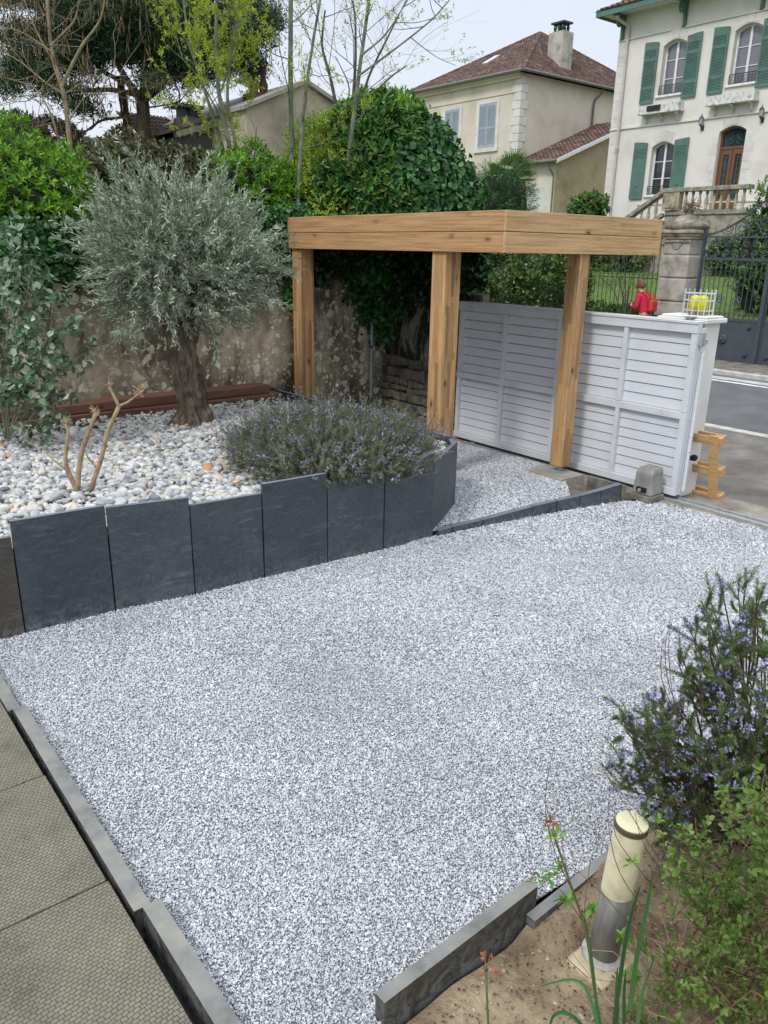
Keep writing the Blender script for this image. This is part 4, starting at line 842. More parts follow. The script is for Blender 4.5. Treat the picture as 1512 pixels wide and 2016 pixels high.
MB().box((a[0],24,-.1),(b[0]+.4,28,a[2])).build('wall',M['render_cream'],SH)
tiled((a[0]-.15,23.8,a[2]),(b[0]+.6,23.8,a[2]),(b[0]+.6,26,a[2]+1.),(a[0]-.15,26,a[2]+1.),14,7,'roof',SH,M['tiles'])
c5=atv(305,262,23.7); MB().box((c5[0]-.2,23.5,c5[2]-1.),(c5[0]+.2,23.95,c5[2]+.12)).build('chimney',M['weather'],SH,bevel=.02)
# ------------------------------------------------------------------ far fence, stone pier, iron gate
M['gatepaint']=plain('anthracite_iron',[(.045,.052,.065),(.065,.075,.092)],5,.5); FU=17.2
FE=thing('iron_fence','tall wrought iron railing in front of the lawn across the street','fence',(17.2,14,.1))
f0,f1=11.05,19.5
mb=MB()
for z,r in ((.52,.02),(1.74,.018),(2.50,.02)): mb.box((FU-r,f0,z-r*.6),(FU+r,f1,z+r*.6))
mb.build('rail',M['iron'],FE)
k=0; bm=None; v=f0+.08
while v<f1:
    if bm is None:
        mb=MB(); mb.tube([(FU,v,.42),(FU,v,2.62)],.0095,6); mb.lathe([(.0095,2.62),(.022,2.66),(.001,2.76)],(FU,v,0),6)
        an=np.linspace(0,PI,7); mb.tube([(FU,v+.0+.065*(1-math.cos(a)),1.76+.06*math.sin(a)) for a in an],.006,4,False); bm=mb.build('bar',M['iron'],FE); b0_=v; loc0=bm.location.copy()
    else:
        o=bm.copy(); COL.objects.link(o); o.parent=FE; o.location=(loc0[0],loc0[1]+v-b0_,loc0[2])
    v+=.128
tag(MB().box((17.05,11.0,-.1),(17.4,19.5,.42)).build('fence_wall',M['weather'],bevel=.02),'low stone wall carrying the iron railing across the street','wall')
PI_=thing('stone_pier','old stone gate pier with a mossy domed cap across the street','pier',(17.2,10.5,0)); pv=10.52
z=.0; mb=MB(); k=0
for h in (.75,.52,.52,.5): mb.box((17.2-.36,pv-.36,z),(17.2+.36,pv+.36,z+h-.012)); z+=h; k+=1
mb.box((17.2-.33,pv-.33,z),(17.2+.33,pv+.33,z+.34)); z+=.34
mb.build('shaft',plain('pier_stone',[(.20,.18,.15),(.38,.35,.31),(.47,.43,.39)],3,.9,.4,.01,24,detail=8),PI_,bevel=.035)
mb=MB(); an=np.linspace(PI,2*PI,11); mb.prism([(pv+.13*math.cos(a),z-.09+.13*math.sin(a)) for a in an],17.2-.35,17.2-.331,0,'yz'); mb.box((16.83,pv-.36,z-.07),(16.87-.001,pv+.36,z-.02)); mb.build('shield',M['weather'],PI_)
mb=MB(); zz=z
for (r,a,b) in ((.36,0,.06),(.40,.061,.12),(.45,.121,.20)): mb.box((17.2-r,pv-r,zz+a),(17.2+r,pv+r,zz+b))
mb.build('moulding',M['stone_bal'],PI_,bevel=.02)
mb=MB(); z2=zz+.2; mb.lathe([(.46,z2),(.50,z2+.06),(.48,z2+.13),(.38,z2+.17),(.30,z2+.20),(.24,z2+.28),(.18,z2+.31),(.10,z2+.33),(.1,z2+.38),(.13,z2+.43),(.09,z2+.48),(.0,z2+.5)],(17.2,pv,0),20); mb.build('cap',plain('lichened_cap',[(.04,.035,.03),(.17,.15,.12),(.36,.33,.27)],4,.95,.8,.03,14,detail=9),PI_,smooth=True)
mb=MB(); r_=np.random.default_rng(4)
for _ in range(46):
    p=np.array([17.2,pv,z2+.46]); d=r_.normal(size=3)*.5; d[2]=abs(d[2])*.5; q=p+d*.4; mb.tube([p+d*.1,(p+q)/2+r_.normal(size=3)*.05,q+np.array([0,0,-.05])],.007,4)
mb.build('dry_moss',plain('dry_roots',(.15,.09,.05),9,.9),PI_)
IG=thing('iron_gate','grey wrought iron gate with sheet panels, rosettes and scrolls across the street','gate',(17.2,8.5,.05)); g=M['gatepaint']
ga,gm=10.08,8.44
def zr(v): return 2.95+.9*max(0,min(1,(9.4-v)/1.0))
leaves_=((8.46,10.06,1),(6.84,8.42,-1))
for (a,b,sg) in leaves_:
    L_=MB(); 
    for v in (a+.02,b-.02): L_.box((17.17,v-.03,.05),(17.23,v+.03,2.9 if v>9.9 or v<7 else 3.75))
    for z in (.08,.94,2.22): L_.box((17.175,a+.05,z-.03),(17.225,b-.05,z+.03))
    L_.box((17.18,a+.05,2.66),(17.22,b-.05,2.70)); 
    lf=L_.build('leaf',g,IG)
    MB().box((17.19,a+.05,.111),(17.21,b-.05,.909)).build('sheet_panel',g,lf)
    ro=MB(); cv=(a+b)/2
    for (v,z,R) in ((cv,.50,.11),(a+.22,.80,.05),(b-.22,.80,.05),(a+.22,.20,.05),(b-.22,.20,.05)):
        ro.lathe([(0,-.075),(R*.25,-.07),(R*.4,-.045),(R*.75,-.04),(R,-.015),(R,.0)][::-1] if 0 else [(R,0),(R,-.015),(R*.75,-.04),(R*.4,-.045),(R*.25,-.07),(.001,-.075)],(17.188,v,z),16,axis=0)
        for q in range(8): an=q*PI/4; ro.lathe([(R*.16,0),(R*.14,-.05),(.001,-.055)],(17.188,v+R*.72*math.cos(an),z+R*.72*math.sin(an)),6,axis=0)
    ro.build('rosette',g,lf)
    br=MB(); k=13
    for i in range(1,k): 
        v=a+.05+(b-a-.1)*i/k; br.tube([(17.2,v,.97),(17.2,v,2.19)],.011,5)
        br.lathe([(.011,0),(.026,.03),(.011,.06)],(17.2,v,2.0),6)
    for i in range(k): 
        v=a+.05+(b-a-.1)*(i+.5)/k; an=np.linspace(0,PI,7); br.tube([(17.2,v+.055*math.cos(q),.97+.11*math.sin(q)) for q in an],.008,4,False)
    br.build('bars',g,lf)
    sc=MB()
    def spiral(cv_,cz,R,s1,t0=0,turn=1.6,r=.011):
        an=np.linspace(0,turn*2*PI,26); sc.tube([(17.2,cv_+s1*R*math.cos(t0+q)*(1-q/(turn*2*PI)*.85),cz+R*math.sin(t0+q)*(1-q/(turn*2*PI)*.85)) for q in an],r,5,False)
    for i in range(7):
        v=a+.15+(b-a-.3)*i/6; spiral(v,2.34,.085,1,-PI/2); spiral(v,2.55,.085,-1,PI/2)
    # rising scrolled crest towards the meeting stile
    hi=a if sg>0 else b; lo_=b if sg>0 else a
    n_=22; crest=[(17.2,lo_+(hi-lo_)*(i/n_),2.72+1.0*(i/n_)**1.7) for i in range(n_+1)]; sc.tube(crest,.02,6,False)
    for i in range(4):
        f=.35+.18*i; v=lo_+(hi-lo_)*f; hh=1.0*f**1.7; R=.10+.12*f; spiral(v,2.70+R+.01,min(R,hh*.45+.03),1 if i%2 else -1,-PI/2,1.8); 
        if hh>.45: spiral(v,2.72+hh*.78,hh*.17,-1 if i%2 else 1,PI/2,1.6)
    spiral(cv,1.7,.16,1,0,1.7); spiral(cv+.2,1.35,.1,-1,0,1.5); spiral(cv-.2,1.35,.1,1,0,1.5)
    sc.build('scrollwork',g,lf)
MB().box((17.12,8.40,.03),(17.17,8.48,3.7)).build('meeting_stile',g,IG)
# ================================================================== plants
def nrm(a): return a/(np.linalg.norm(a,axis=-1,keepdims=True)+1e-9)
def leaves(mb,P,A,Nn,L,W,fold=.22,shape='hex',mi=0):
    """P base (n,3), A axis, Nn approx normal, L,W arrays"""
    n=len(P); L=np.broadcast_to(L,(n,))[:,None]; W=np.broadcast_to(W,(n,))[:,None]; A=nrm(A); Nn=nrm(Nn-A*np.sum(Nn*A,1,keepdims=True)); S=np.cross(A,Nn)
    if shape=='thin':
        V=np.stack([P,P+A*L*.45+S*W*.5+Nn*W*fold,P+A*L,P+A*L*.45-S*W*.5+Nn*W*fold],1); Fc=np.array([(0,1,2),(0,2,3)]); k=4
    else:
        w1,w2=(.5,.36) if shape=='hex' else (.56,.46)
        V=np.stack([P,P+A*L*.32+S*W*w1+Nn*W*fold,P+A*L*.70+S*W*w2+Nn*(W*fold*.8-L*.04),P+A*L-Nn*L*.08,P+A*L*.70-S*W*w2+Nn*(W*fold*.8-L*.04),P+A*L*.32-S*W*w1+Nn*W*fold],1); Fc=np.array([(0,1,2,3),(0,3,4,5)]); k=6
    mb.add(V.reshape(-1,3),(Fc[None]+k*np.arange(n)[:,None,None]).reshape(-1,Fc.shape[1]),mi)
def vn(P,f,seed=0):
    P=np.asarray(P)*f+seed*7.3
    return (np.sin(P[:,0]*1.7+np.sin(P[:,1]*2.1)*1.3)+np.sin(P[:,1]*1.9+np.sin(P[:,2]*2.3+1)*1.2)+np.sin(P[:,2]*2.2+np.sin(P[:,0]*1.6+2)*1.4))/3
def shell(c,R,n,rough=.12,inner=.3,zmin=-1,seed=1,f=2.2):
    U=nrm(rng.normal(size=(int(n*1.3),3))); U=U[U[:,2]>zmin][:n]; r=1+rough*vn(U,f*2,seed)+rough*.6*vn(U,f*5,seed+2)-inner*rng.uniform(size=len(U))**2.2
    return np.array(c)+U*np.array(R)*r[:,None], nrm(U/np.array(R))
def sprigs(mb,C,D,K,sl,L,W,openness=.8,shape='hex',jit=.35,upb=.25,mi=0,lj=.25):
    """shoots at C pointing D with K leaves each"""
    n=len(C); D=nrm(D+rng.normal(0,jit,(n,3))+np.array([0,0,upb])); T=nrm(np.cross(D,rng.normal(size=(n,3)))); B=np.cross(D,T)
    k=np.arange(K)[None,:]; an=k*2.4+rng.uniform(0,6.3,(n,1)); f=(k+.5)/K
    rad=np.cos(an)[...,None]*T[:,None]+np.sin(an)[...,None]*B[:,None]
    P=C[:,None]+D[:,None]*(f*sl)[...,None]; op=openness*(1.15-.6*f)[...,None]
    A=D[:,None]*(1-op*.6)+rad*op+rng.normal(0,.12,(n,K,3)); Nn=D[:,None]*1.0-rad*.4+np.array([0,0,.35])
    Ls=L*rng.uniform(1-lj,1+lj,(n*K)); leaves(mb,P.reshape(-1,3),A.reshape(-1,3),Nn.reshape(-1,3),Ls,W*Ls/L,shape=shape,mi=mi)
LM=leafmat
M['laurel']=LM('bright_laurel_leaves',[(0.078,0.186,0.025),(0.142,0.311,0.035),(0.204,0.410,0.045),(0.279,0.497,0.062)],.3,.35); M['dlaurel']=LM('dark_laurel_leaves',[(0.026,0.092,0.026),(0.049,0.157,0.032),(0.083,0.226,0.040),(0.206,0.293,0.079)],.12,.3,.6)
M['ivy']=LM('ivy_leaves',[(0.015,0.066,0.020),(0.028,0.107,0.028),(0.047,0.150,0.031),(0.073,0.185,0.047)],.12,.35,.5); M['ivyd']=LM('dark_ivy_leaves',[(0.012,0.026,0.014),(0.022,0.048,0.022),(0.034,0.066,0.030)],.1,.35,.5)  # second ivy is the same leaf in darker, greyer greens
M['honey']=LM('yellowish_small_leaves',[(0.201,0.309,0.039),(0.338,0.465,0.058),(0.475,0.601,0.097),(0.201,0.309,0.056)],.3,.5); M['variegated']=LM('variegated_leaves',[(0.072,0.084,0.036),(0.120,0.144,0.048),(0.264,0.264,0.144),(0.060,0.084,0.030),(0.144,0.096,0.060)],.2,.4)
M['olive']=LM('olive_leaves',[(0.179,0.221,0.152),(0.262,0.317,0.228),(0.386,0.455,0.345),(0.580,0.635,0.524),(0.207,0.262,0.166)],.12,.5,.4,3,.2); M['bark_olive']=plain('olive_bark',[(.04,.028,.02),(.13,.098,.072),(.27,.215,.165)],7,.95,1,.03,26,stretch=(3,3,.7),detail=12)
M['rosem']=LM('rosemary_needles',[(0.091,0.123,0.067),(0.139,0.179,0.098),(0.196,0.241,0.140),(0.259,0.291,0.195),(0.190,0.190,0.126)],.15,.55,.4,5,.3); M['rosefl']=LM('pale_lilac_flowers',[(.36,.33,.56),(.47,.43,.70),(.56,.52,.76)],.3,.7); M['rosestem']=plain('rosemary_wood',[(.06,.04,.025),(.13,.09,.06)],9,.9)
M['pineneedle']=LM('pine_needles',[(0.010,0.032,0.012),(0.019,0.050,0.019),(0.032,0.070,0.026)],.08,.6,.3,1.2,.3); M['pinebark']=plain('pine_bark',[(.025,.017,.013),(.075,.05,.038),(.14,.10,.075)],3,.95,1,.04,9,stretch=(2,2,.7))
M['bark_tan']=plain('tan_bark',[(.12,.09,.05),(.25,.20,.13),(.33,.28,.19)],8,.9,.3,.01); M['bark_green']=plain('smooth_greenish_bark',[(.07,.08,.05),(.15,.165,.12),(.24,.25,.20)],6,.85,.3,.005); M['bark_dark']=plain('dark_bark',[(.045,.036,.032),(.10,.082,.072)],8,.9,.3,.01)
M['spring']=LM('fresh_spring_leaves',[(0.316,0.380,0.037),(0.430,0.506,0.063),(0.531,0.594,0.101),(0.253,0.341,0.037)],.4,.5); M['catkin']=LM('brown_catkins',[(.10,.06,.03),(.17,.11,.06),(.22,.17,.10)],.1,.8)
M['camel']=LM('pale_green_broad_leaves',[(.05,.11,.045),(.09,.17,.075),(.14,.23,.12),(.30,.40,.27),(.50,.56,.47),(.07,.14,.06)],.2,.3,.6,5,.25)
M['privet']=LM('small_light_green_leaves',[(0.098,0.186,0.031),(0.163,0.284,0.052),(0.239,0.371,0.095),(0.130,0.218,0.041),(0.305,0.361,0.150)],.35,.45); M['twig']=plain('reddish_twig',[(.07,.035,.02),(.16,.09,.055)],14,.9,0); M['drytwig']=plain('dry_tan_twig',[(.20,.13,.07),(.36,.26,.15)],14,.9,0)
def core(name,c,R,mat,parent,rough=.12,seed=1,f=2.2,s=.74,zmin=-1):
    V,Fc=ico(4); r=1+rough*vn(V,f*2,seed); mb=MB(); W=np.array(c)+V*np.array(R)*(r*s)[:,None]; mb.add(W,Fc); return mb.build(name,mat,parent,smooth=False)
M['corem']=plain('dark_core_fill',[(.006,.012,.005),(.016,.028,.011),(.03,.045,.018)],16,.95,1,.05,30)  # solid filler lumps; the shaded interior is put into this near-black colour
def place(px,py,v): return atv(px,py,v)
def blob(px,py,D=None,v=None):
    return atd(px,py,D) if D else atv(px,py,v)
# ---- clipped bright laurel hedges above the wall
def bush(name,label,cat,parts,leafm,n,K,sl,L,W,shape='hex',group=None,zmin=-.9,openness=.8,corem=True,upb=.25,inner=.3,rough=.13):
    t=thing(name,label,cat,tuple(parts[0][0]),group); mb=MB()
    for i,(c,R) in enumerate(parts):
        vol=(R[0]*R[2]+R[1]*R[2]+R[0]*R[1]); tot=sum((r[0]*r[2]+r[1]*r[2]+r[0]*r[1]) for _,r in parts)
        C,Nn=shell(c,R,int(n*vol/tot),rough,inner,zmin,i+1); 
        k=np.ones(len(C),bool)
        for j,(c2,R2) in enumerate(parts):
            if j!=i: k&=(np.sum(((C-np.array(c2))/np.array(R2))**2,1)>.72)
        sprigs(mb,C[k],Nn[k],K,sl,L,W,openness,shape,upb=upb)
        if corem: core('dark_core',c,R,M['corem'],t,.12,i+1,s=.80)
    mb.build('foliage',leafm,t); return t
def PB(px,py,v,wpx,hpx,dy=None):   # blob from picture centre, picture half-sizes, in the vertical plane y=v
    c=atv(px,py,v); D=float((c-O)@to_uv((0,1,0))); return (c,(wpx/F*D,dy or wpx/F*D,hpx/F*D*.80))
bush('laurel_hedge','bright green clipped laurel hedge at the far left above the wall','hedge',[PB(20,445,9.75,165,205,.9),PB(-130,460,9.9,150,205,.9),PB(128,465,9.85,76,175,.6)],M['laurel'],8200,7,.06,.062,.025)
bush('laurel_hedge','bright green laurel mound between the olive crown and the ivy mound','hedge',[PB(485,405,9.9,112,115,.6),PB(552,440,9.6,62,110,.4),PB(500,500,9.5,80,50,.35)],M['laurel'],3400,7,.065,.07,.023)
bush('variegated_hedge','dull variegated hedge with cream edged leaves behind the olive crown','hedge',[PB(250,370,10.2,100,105,.6),PB(360,395,10.2,90,105,.6)],M['variegated'],2600,6,.06,.065,.035)
t=thing('photinia','small shrub with dark red young shoots behind the olive crown','shrub',atv(335,330,10.4)); mb=MB(); mb2=MB()
for i in range(34):
    p=atv(random.uniform(298,372),random.uniform(300,345),10.4+random.uniform(-.2,.2)); q=p+np.array([random.uniform(-.05,.05),0,-.9]); mb2.tube([q,p],.006,4); sprigs(mb,np.array([p]),np.array([[0,0,1.]]),6,.05,.085,.022,.5)
mb.build('red_shoots',LM('red_young_leaves',[(.22,.03,.02),(.32,.06,.03),(.16,.05,.025)]),t); mb2.build('stem',M['bark_dark'],t)
# ---- ivy hanging over the walls
def ivy_drape(name,label,quads,n,L=.055,mat='ivy',thick=.16):
    """quads: (plane axis, plane pos, [px polygon])"""
    mb=MB(); 
    for (ax,pos,poly,m_,w) in quads:
        xs=[p[0] for p in poly];ys=[p[1] for p in poly]; k=int(n*w); X=rng.uniform(min(xs),max(xs),k*3);Y=rng.uniform(min(ys),max(ys),k*3)
        ok=inside(poly,X+10*np.sin(Y*.11),Y+9*np.sin(X*.13)+5*np.sin(X*.41)); X,Y=X[ok][:k],Y[ok][:k]
        f=atv if ax=='y' else atu; sgn=-1
        P=np.array([f(a,b,pos) for a,b in zip(X,Y)])
        if len(P)==0: continue
        off=rng.uniform(0,thick,len(P)); P[:,1 if ax=='y' else 0]-=off
        nn=np.array([0,-1,.3]) if ax=='y' else np.array([-1,0,.3]); A=rng.normal(0,.6,(len(P),3))+np.array([0,0,-.7]); Nn=nn+rng.normal(0,.45,(len(P),3))
        s=L*rng.uniform(.6,1.25,len(P)); leaves(mb,P,A,Nn,s,s*.95,.12,'round')
    o=mb.build(name,M[mat]); return tag(o,label,'ivy')
ivy_drape('ivy','dark ivy trailing over the top of the old wall at the left',[('y',8.70,[(-20,430),(330,425),(345,500),(300,520),(210,540),(130,545),(60,560),(-20,560)],0,1.0)],4200)
ivy_drape('ivy','ivy strand hanging down the old wall just left of the pergola corner',[('y',8.70,[(470,400),(600,400),(598,480),(585,560),(570,600),(556,590),(548,520),(520,480),(470,470)],0,1.0)],1700)
ivy_drape('ivy','dark mass of ivy hanging over the walls beneath the pergola',[('y',8.66,[(590,440),(760,440),(760,560),(728,548),(700,520),(650,535),(590,555)],0,.45),('x',6.92,[(725,440),(960,470),(952,560),(915,598),(880,600),(850,590),(800,605),(770,575),(735,560)],0,.55)],7500,.06,'ivyd',.3)
# ---- ivy-covered mound
T=thing('ivy_mound','huge rounded mound of laurel, honeysuckle and ivy behind the pergola','shrub',(7.6,9.6,0))
c=np.array(atd(752,470,12.1)); Rr=(1.58,1.45,1.80)
core('dark_core',c,Rr,M['corem'],T,.06,3,s=.88)
U=nrm(rng.normal(size=(15000,3))); rt_=to_uv((1,0,0)); 
side=U@rt_; top=U[:,2]; U=U[(U@to_uv((0,-1,0))>-.5)&(top>-.8)]
r=1+.05*vn(U,5,3)*.6+.03*vn(U,13,5)-.12*rng.uniform(size=len(U))**2; 
r*=1-.10*np.clip(np.abs(U@rt_)*1.6-.4,0,1)*np.clip(U[:,2],0,1)
C=c+U*np.array(Rr)*r[:,None]; Nn=nrm(U/np.array(Rr)); sd_=U@rt_+.25*vn(U,6,8); tp=U[:,2]+.12*vn(U,7,4)
k1=sd_<-.40; k2=(~k1)&(tp>.945); k3=(~k1)&(~k2)&((sd_>.28)|(tp<.0)) ; k4=~(k1|k2|k3)
mb=MB(); c9,R9=np.array(atd(640,455,11.8)),(.72,.7,1.42); C9,N9=shell(c9,R9,3800,.10,.28,-.6,9); core('dark_core',c9,R9,M['corem'],T,.08,9,s=.82); sprigs(mb,C9,N9,8,.12,.034,.018,.8,upb=.35); sprigs(mb,C[k1],Nn[k1],9,.13,.036,.019,.8,upb=.3); mb.build('honeysuckle',M['honey'],T)
mb=MB(); sprigs(mb,C[k2],Nn[k2]*.4+np.array([0,0,1]),8,.10,.075,.026,.45,upb=.6); 
k5=k2&(rng.uniform(size=len(U))<.5); sprigs(mb,C[k5]+np.array([0,0,.05]),Nn[k5]*.2+np.array([0,0,1]),7,.10,.06,.022,.4,upb=.6); mb.build('young_shoots',M['laurel'],T)
mb=MB(); sprigs(mb,C[k4],Nn[k4],6,.07,.105,.040,.85,upb=-.1); mb.build('laurel_leaves',M['dlaurel'],T)
mb=MB(); P=C[k3]; 
for q in range(5):
    nn=len(P); s=.075*rng.uniform(.6,1.2,nn); leaves(mb,P+rng.normal(0,.06,(nn,3)),rng.normal(0,.6,(nn,3))+np.array([0,0,-.6]),Nn[k3]+rng.normal(0,.4,(nn,3)),s,s*.95,.12,'round')
mb.build('ivy_leaves',M['ivy'],T)
# ---- branching helper
def branchy(mb,p,d,L,r,lvl,tips,wander=.12,kids=3,ratio=.62,ang=.6,up=.12,sides=6,seg=6,taper=.45,start=.3):
    p=np.array(p,float); d=nrm(np.array(d,float)); P=[p]; D_=[d]
    for i in range(seg):
        d=nrm(d+rng.normal(0,wander,3)+np.array([0,0,up*.3])); p=p+d*L/seg; P.append(p); D_.append(d)
    mb.tube(P,np.linspace(r,r*taper,seg+1),sides if lvl>1 else 4,False); 
    if lvl<=0: tips.append((P[-1],d)); 
    if lvl<=1:
        for i in range(2,seg+1): tips.append((P[i],D_[i]))
    if lvl>0:
        for k in range(kids):
            f=start+(1-start)*(k+rng.uniform(0,.8))/kids; i=min(seg-1,int(f*seg)); q=P[i]+(P[i+1]-P[i])*(f*seg-i)
            s=nrm(np.cross(D_[i],rng.normal(size=3))); dd=nrm(D_[i]*math.cos(ang)+s*math.sin(ang)*rng.uniform(.8,1.2)+np.array([0,0,up]))
            branchy(mb,q,dd,L*ratio*rng.uniform(.7,1.15),r*(1-(1-taper)*f)*.6,lvl-1,tips,wander,kids,ratio,ang,up,sides,max(4,seg-1),taper,start)
def pathpts(pts,D): return [atd(x,y,D) if len(q)==2 else atd(x,y,q[2]) for q in pts for x,y in [q[:2]]]
def limb(mb,pts,D,r0,r1,n=8,sm=4):
    P=np.array(pathpts(pts,D)); t=np.linspace(0,len(P)-1,len(P)*sm); Q=np.stack([np.interp(t,range(len(P)),P[:,k]) for k in range(3)],1)
    for _ in range(2): Q[1:-1]=(Q[:-2]+2*Q[1:-1]+Q[2:])/4
    Q[1:-1]+=rng.normal(0,min(r0,r1)*.08,(len(Q)-2,3)); mb.tube(Q,np.linspace(r0,r1,len(Q)),n,True); return Q
# ---- umbrella pine
PT_=thing('pine_tree','tall dark umbrella pine with two leaning trunks and spreading crown','tree',(*atd(285,300,24)[:2],0)); mb=MB(); D=24
Qs=[]
Qs.append(limb(mb,[(300,420),(287,310),(282,200),(272,185)],D,.21,.16,10)); Qs.append(limb(mb,[(290,420),(262,300),(250,240),(240,190),(238,150)],D+.8,.15,.10,9))
lm=[([(272,188),(250,160),(225,115),(205,60),(195,10)],.17,.06),([(280,190),(300,150),(305,90),(300,30)],.17,.06),([(285,200),(325,165),(340,120),(345,60)],.13,.05),([(250,230),(200,235),(160,265),(130,310)],.07,.02),([(265,185),(215,175),(150,180),(80,150),(30,110)],.12,.04),([(285,190),(340,150),(400,155),(460,140)],.09,.03),([(240,160),(200,140),(160,90),(110,40)],.11,.04),([(290,212),(340,205),(380,200)],.04,.012),([(300,150),(360,110),(420,60),(470,20)],.10,.04),([(280,190),(285,130),(270,60),(255,-20)],.13,.05)]
for pts,a,b in lm: Qs.append(limb(mb,pts,D+random.uniform(-1.,1.),a*.62,b*.7,7))
tips=[]
for Q in Qs[2:]:
    for k in range(4,len(Q),3):
        d=nrm(rng.normal(size=3)+np.array([0,0,.4])); branchy(mb,Q[k],d,.95,.022,1,tips,.25,3,.6,.7,.2,5,5)
mb.build('trunk',M['pinebark'],PT_)
mb=MB(); cl=[]
def clump(px,py,wx,wy,n,Dp):
    for _ in range(n):
        a=rng.normal(size=3); a/=np.linalg.norm(a); a*=rng.uniform()**.4; cl.append(atd(px+a[0]*wx,py+a[1]*wy,Dp+a[2]*1.6))
for (x,y,wx,wy,n,dd) in ((60,130,70,45,110,24),(40,70,60,40,60,25),(150,60,80,60,170,24),(120,180,50,22,34,24),(20,175,40,20,25,24),(190,10,90,60,170,23),(260,50,70,80,230,25),(225,85,50,35,50,23.5),(330,30,70,70,230,24),(350,110,60,40,120,24),(420,70,70,60,200,24.5),(400,140,60,25,70,24),(470,110,40,45,100,25),(480,40,50,50,140,24),(525,50,25,45,60,25),(302,160,32,18,32,23.2),(150,205,35,12,20,24),(210,-30,330,50,500,24.5),(90,-10,120,50,160,24),(500,140,20,25,30,25),(300,-90,260,50,200,24.5),(250,95,65,30,110,24.3),(150,110,70,40,120,24),(320,90,50,35,70,24),(165,215,20,12,9,24)): clump(x,y,wx,wy,n,dd)
for t_,d in tips[::5]: cl.append(t_)
cl=np.array(cl); K=40; n=len(cl); base=cl[:,None]+rng.normal(0,.17,(n,K,3))*np.array([1,1,.6]); A=rng.normal(0,.6,(n,K,3))+np.array([0,0,.55]); s=rng.uniform(.12,.22,n*K)
leaves(mb,base.reshape(-1,3),A.reshape(-1,3),rng.normal(size=(n*K,3)),s,s*.16,.1,'thin'); mb.build('crown',M['pineneedle'],PT_)
# ---- bare tan tree with catkins (left)
BT=thing('bare_tree','bare tan branched tree with hanging brown catkins at the top left','tree',(*atd(140,300,11)[:2],0)); mb=MB(); tips=[]; D=11
for pts,a,b in (([(150,460),(140,300),(128,190),(105,120),(95,40),(90,-60)],.05,.025),([(122,170),(160,90),(200,40),(215,-60)],.03,.012),([(125,185),(85,160),(40,120),(-20,90)],.02,.009),([(120,150),(70,60),(40,-20)],.022,.01),([(112,140),(60,200),(20,200)],.014,.006),([(150,420),(105,230),(70,170),(0,150)],.022,.008),([(135,240),(165,190),(200,180),(225,130)],.014,.006),([(100,90),(150,40),(160,-30)],.018,.008),([(128,185),(180,150),(235,150)],.012,.004),([(100,100),(40,60),(-20,50)],.014,.006)):
    Q=limb(mb,pts,D+random.uniform(-.3,.3),a*.72,b*.6,6)
    for k in range(5,len(Q),2):
        d=nrm(rng.normal(size=3)+np.array([0,0,.3])); branchy(mb,Q[k],d,.70,.0042,2,tips,.22,3,.65,.7,.15,4,5)
mb.build('trunk',M['bark_tan'],BT)
P=np.array([t_[0] for t_ in tips]); P=P[rng.permutation(len(P))[:800]]; mb=MB(); n=len(P); leaves(mb,P,rng.normal(0,.12,(n,3))+np.array([0,0,-1]),rng.normal(size=(n,3)),rng.uniform(.08,.20,n),.016,.3,'thin'); mb.build('catkins',M['catkin'],BT)['kind']='stuff'
# ---- young trees with fresh leaves
def youngtree(name,label,stems,D,leafm,nl,lf,group,kid=.8,start=6,L=.045,lv=2,bark='bark_green',step=2,K=4):
    t=thing(name,label,'tree',(*atd(stems[0][0][0][0],420,D)[:2],0),group); mb=MB(); tips=[]
    for pts,a,b in stems:
        Q=limb(mb,pts,D+random.uniform(-.2,.2),a,b,7)
        for k in range(start,len(Q),step):
            d=nrm(rng.normal(size=3)*np.array([1,1,.4])+np.array([0,0,.75])); branchy(mb,Q[k],d,kid*rng.uniform(.6,1.2),max(.006,a*.22),lv,tips,.10,3,.62,.6,.2,4,5)
    mb.build('trunk',M[bark],t); 
    if nl:
        C=np.array([q[0] for q in tips]); Dd=np.array([q[1] for q in tips]); i=rng.permutation(len(C))[:nl]; mb=MB(); sprigs(mb,C[i],Dd[i],K,.04,L,L*.36,.9,upb=-.1); mb.build('leaves',M[leafm],t)
    return t
youngtree('young_tree','young tree covered in yellow-green spring leaves in front of the pine',[([(470,470),(455,300),(430,190),(425,80),(428,-60)],.035,.02),([(470,460),(440,290),(400,170),(370,80),(355,-60)],.03,.012),([(470,470),(470,310),(445,200),(455,100),(480,-40)],.028,.012),([(415,215),(380,110),(340,20)],.014,.006),([(460,300),(500,330),(505,250)],.012,.006),([(440,240),(385,140),(330,90)],.012,.005),([(435,180),(470,80),(510,40)],.012,.005)],11.5,'spring',6500,1,'young trees rising behind the wall',.75,K=5,L=.05)
youngtree('slender_tree','slender tree with a straight green-grey trunk left of the ivy mound',[([(578,430),(575,330),(572,170),(572,0),(574,-90)],.040,.026)],11.3,'spring',700,1,'young trees rising behind the wall',.75,5,.035,K=3)
youngtree('slender_tree','slanting slender tree whose trunk leans right beside the straight one',[([(585,430),(590,330),(598,200),(615,90),(640,-60)],.028,.014)],11.1,'spring',450,1,'young trees rising behind the wall',.6,6,.035,K=3)
youngtree('slender_tree','forked slender tree rising in front of the ivy mound',[([(676,430),(688,300),(702,180),(718,60),(735,-60)],.034,.018),([(705,150),(780,95),(850,40),(885,0)],.014,.006),([(710,110),(760,70),(815,-20)],.014,.006)],10.7,'spring',520,1,'young trees rising behind the wall',.55,7,.035,K=3)
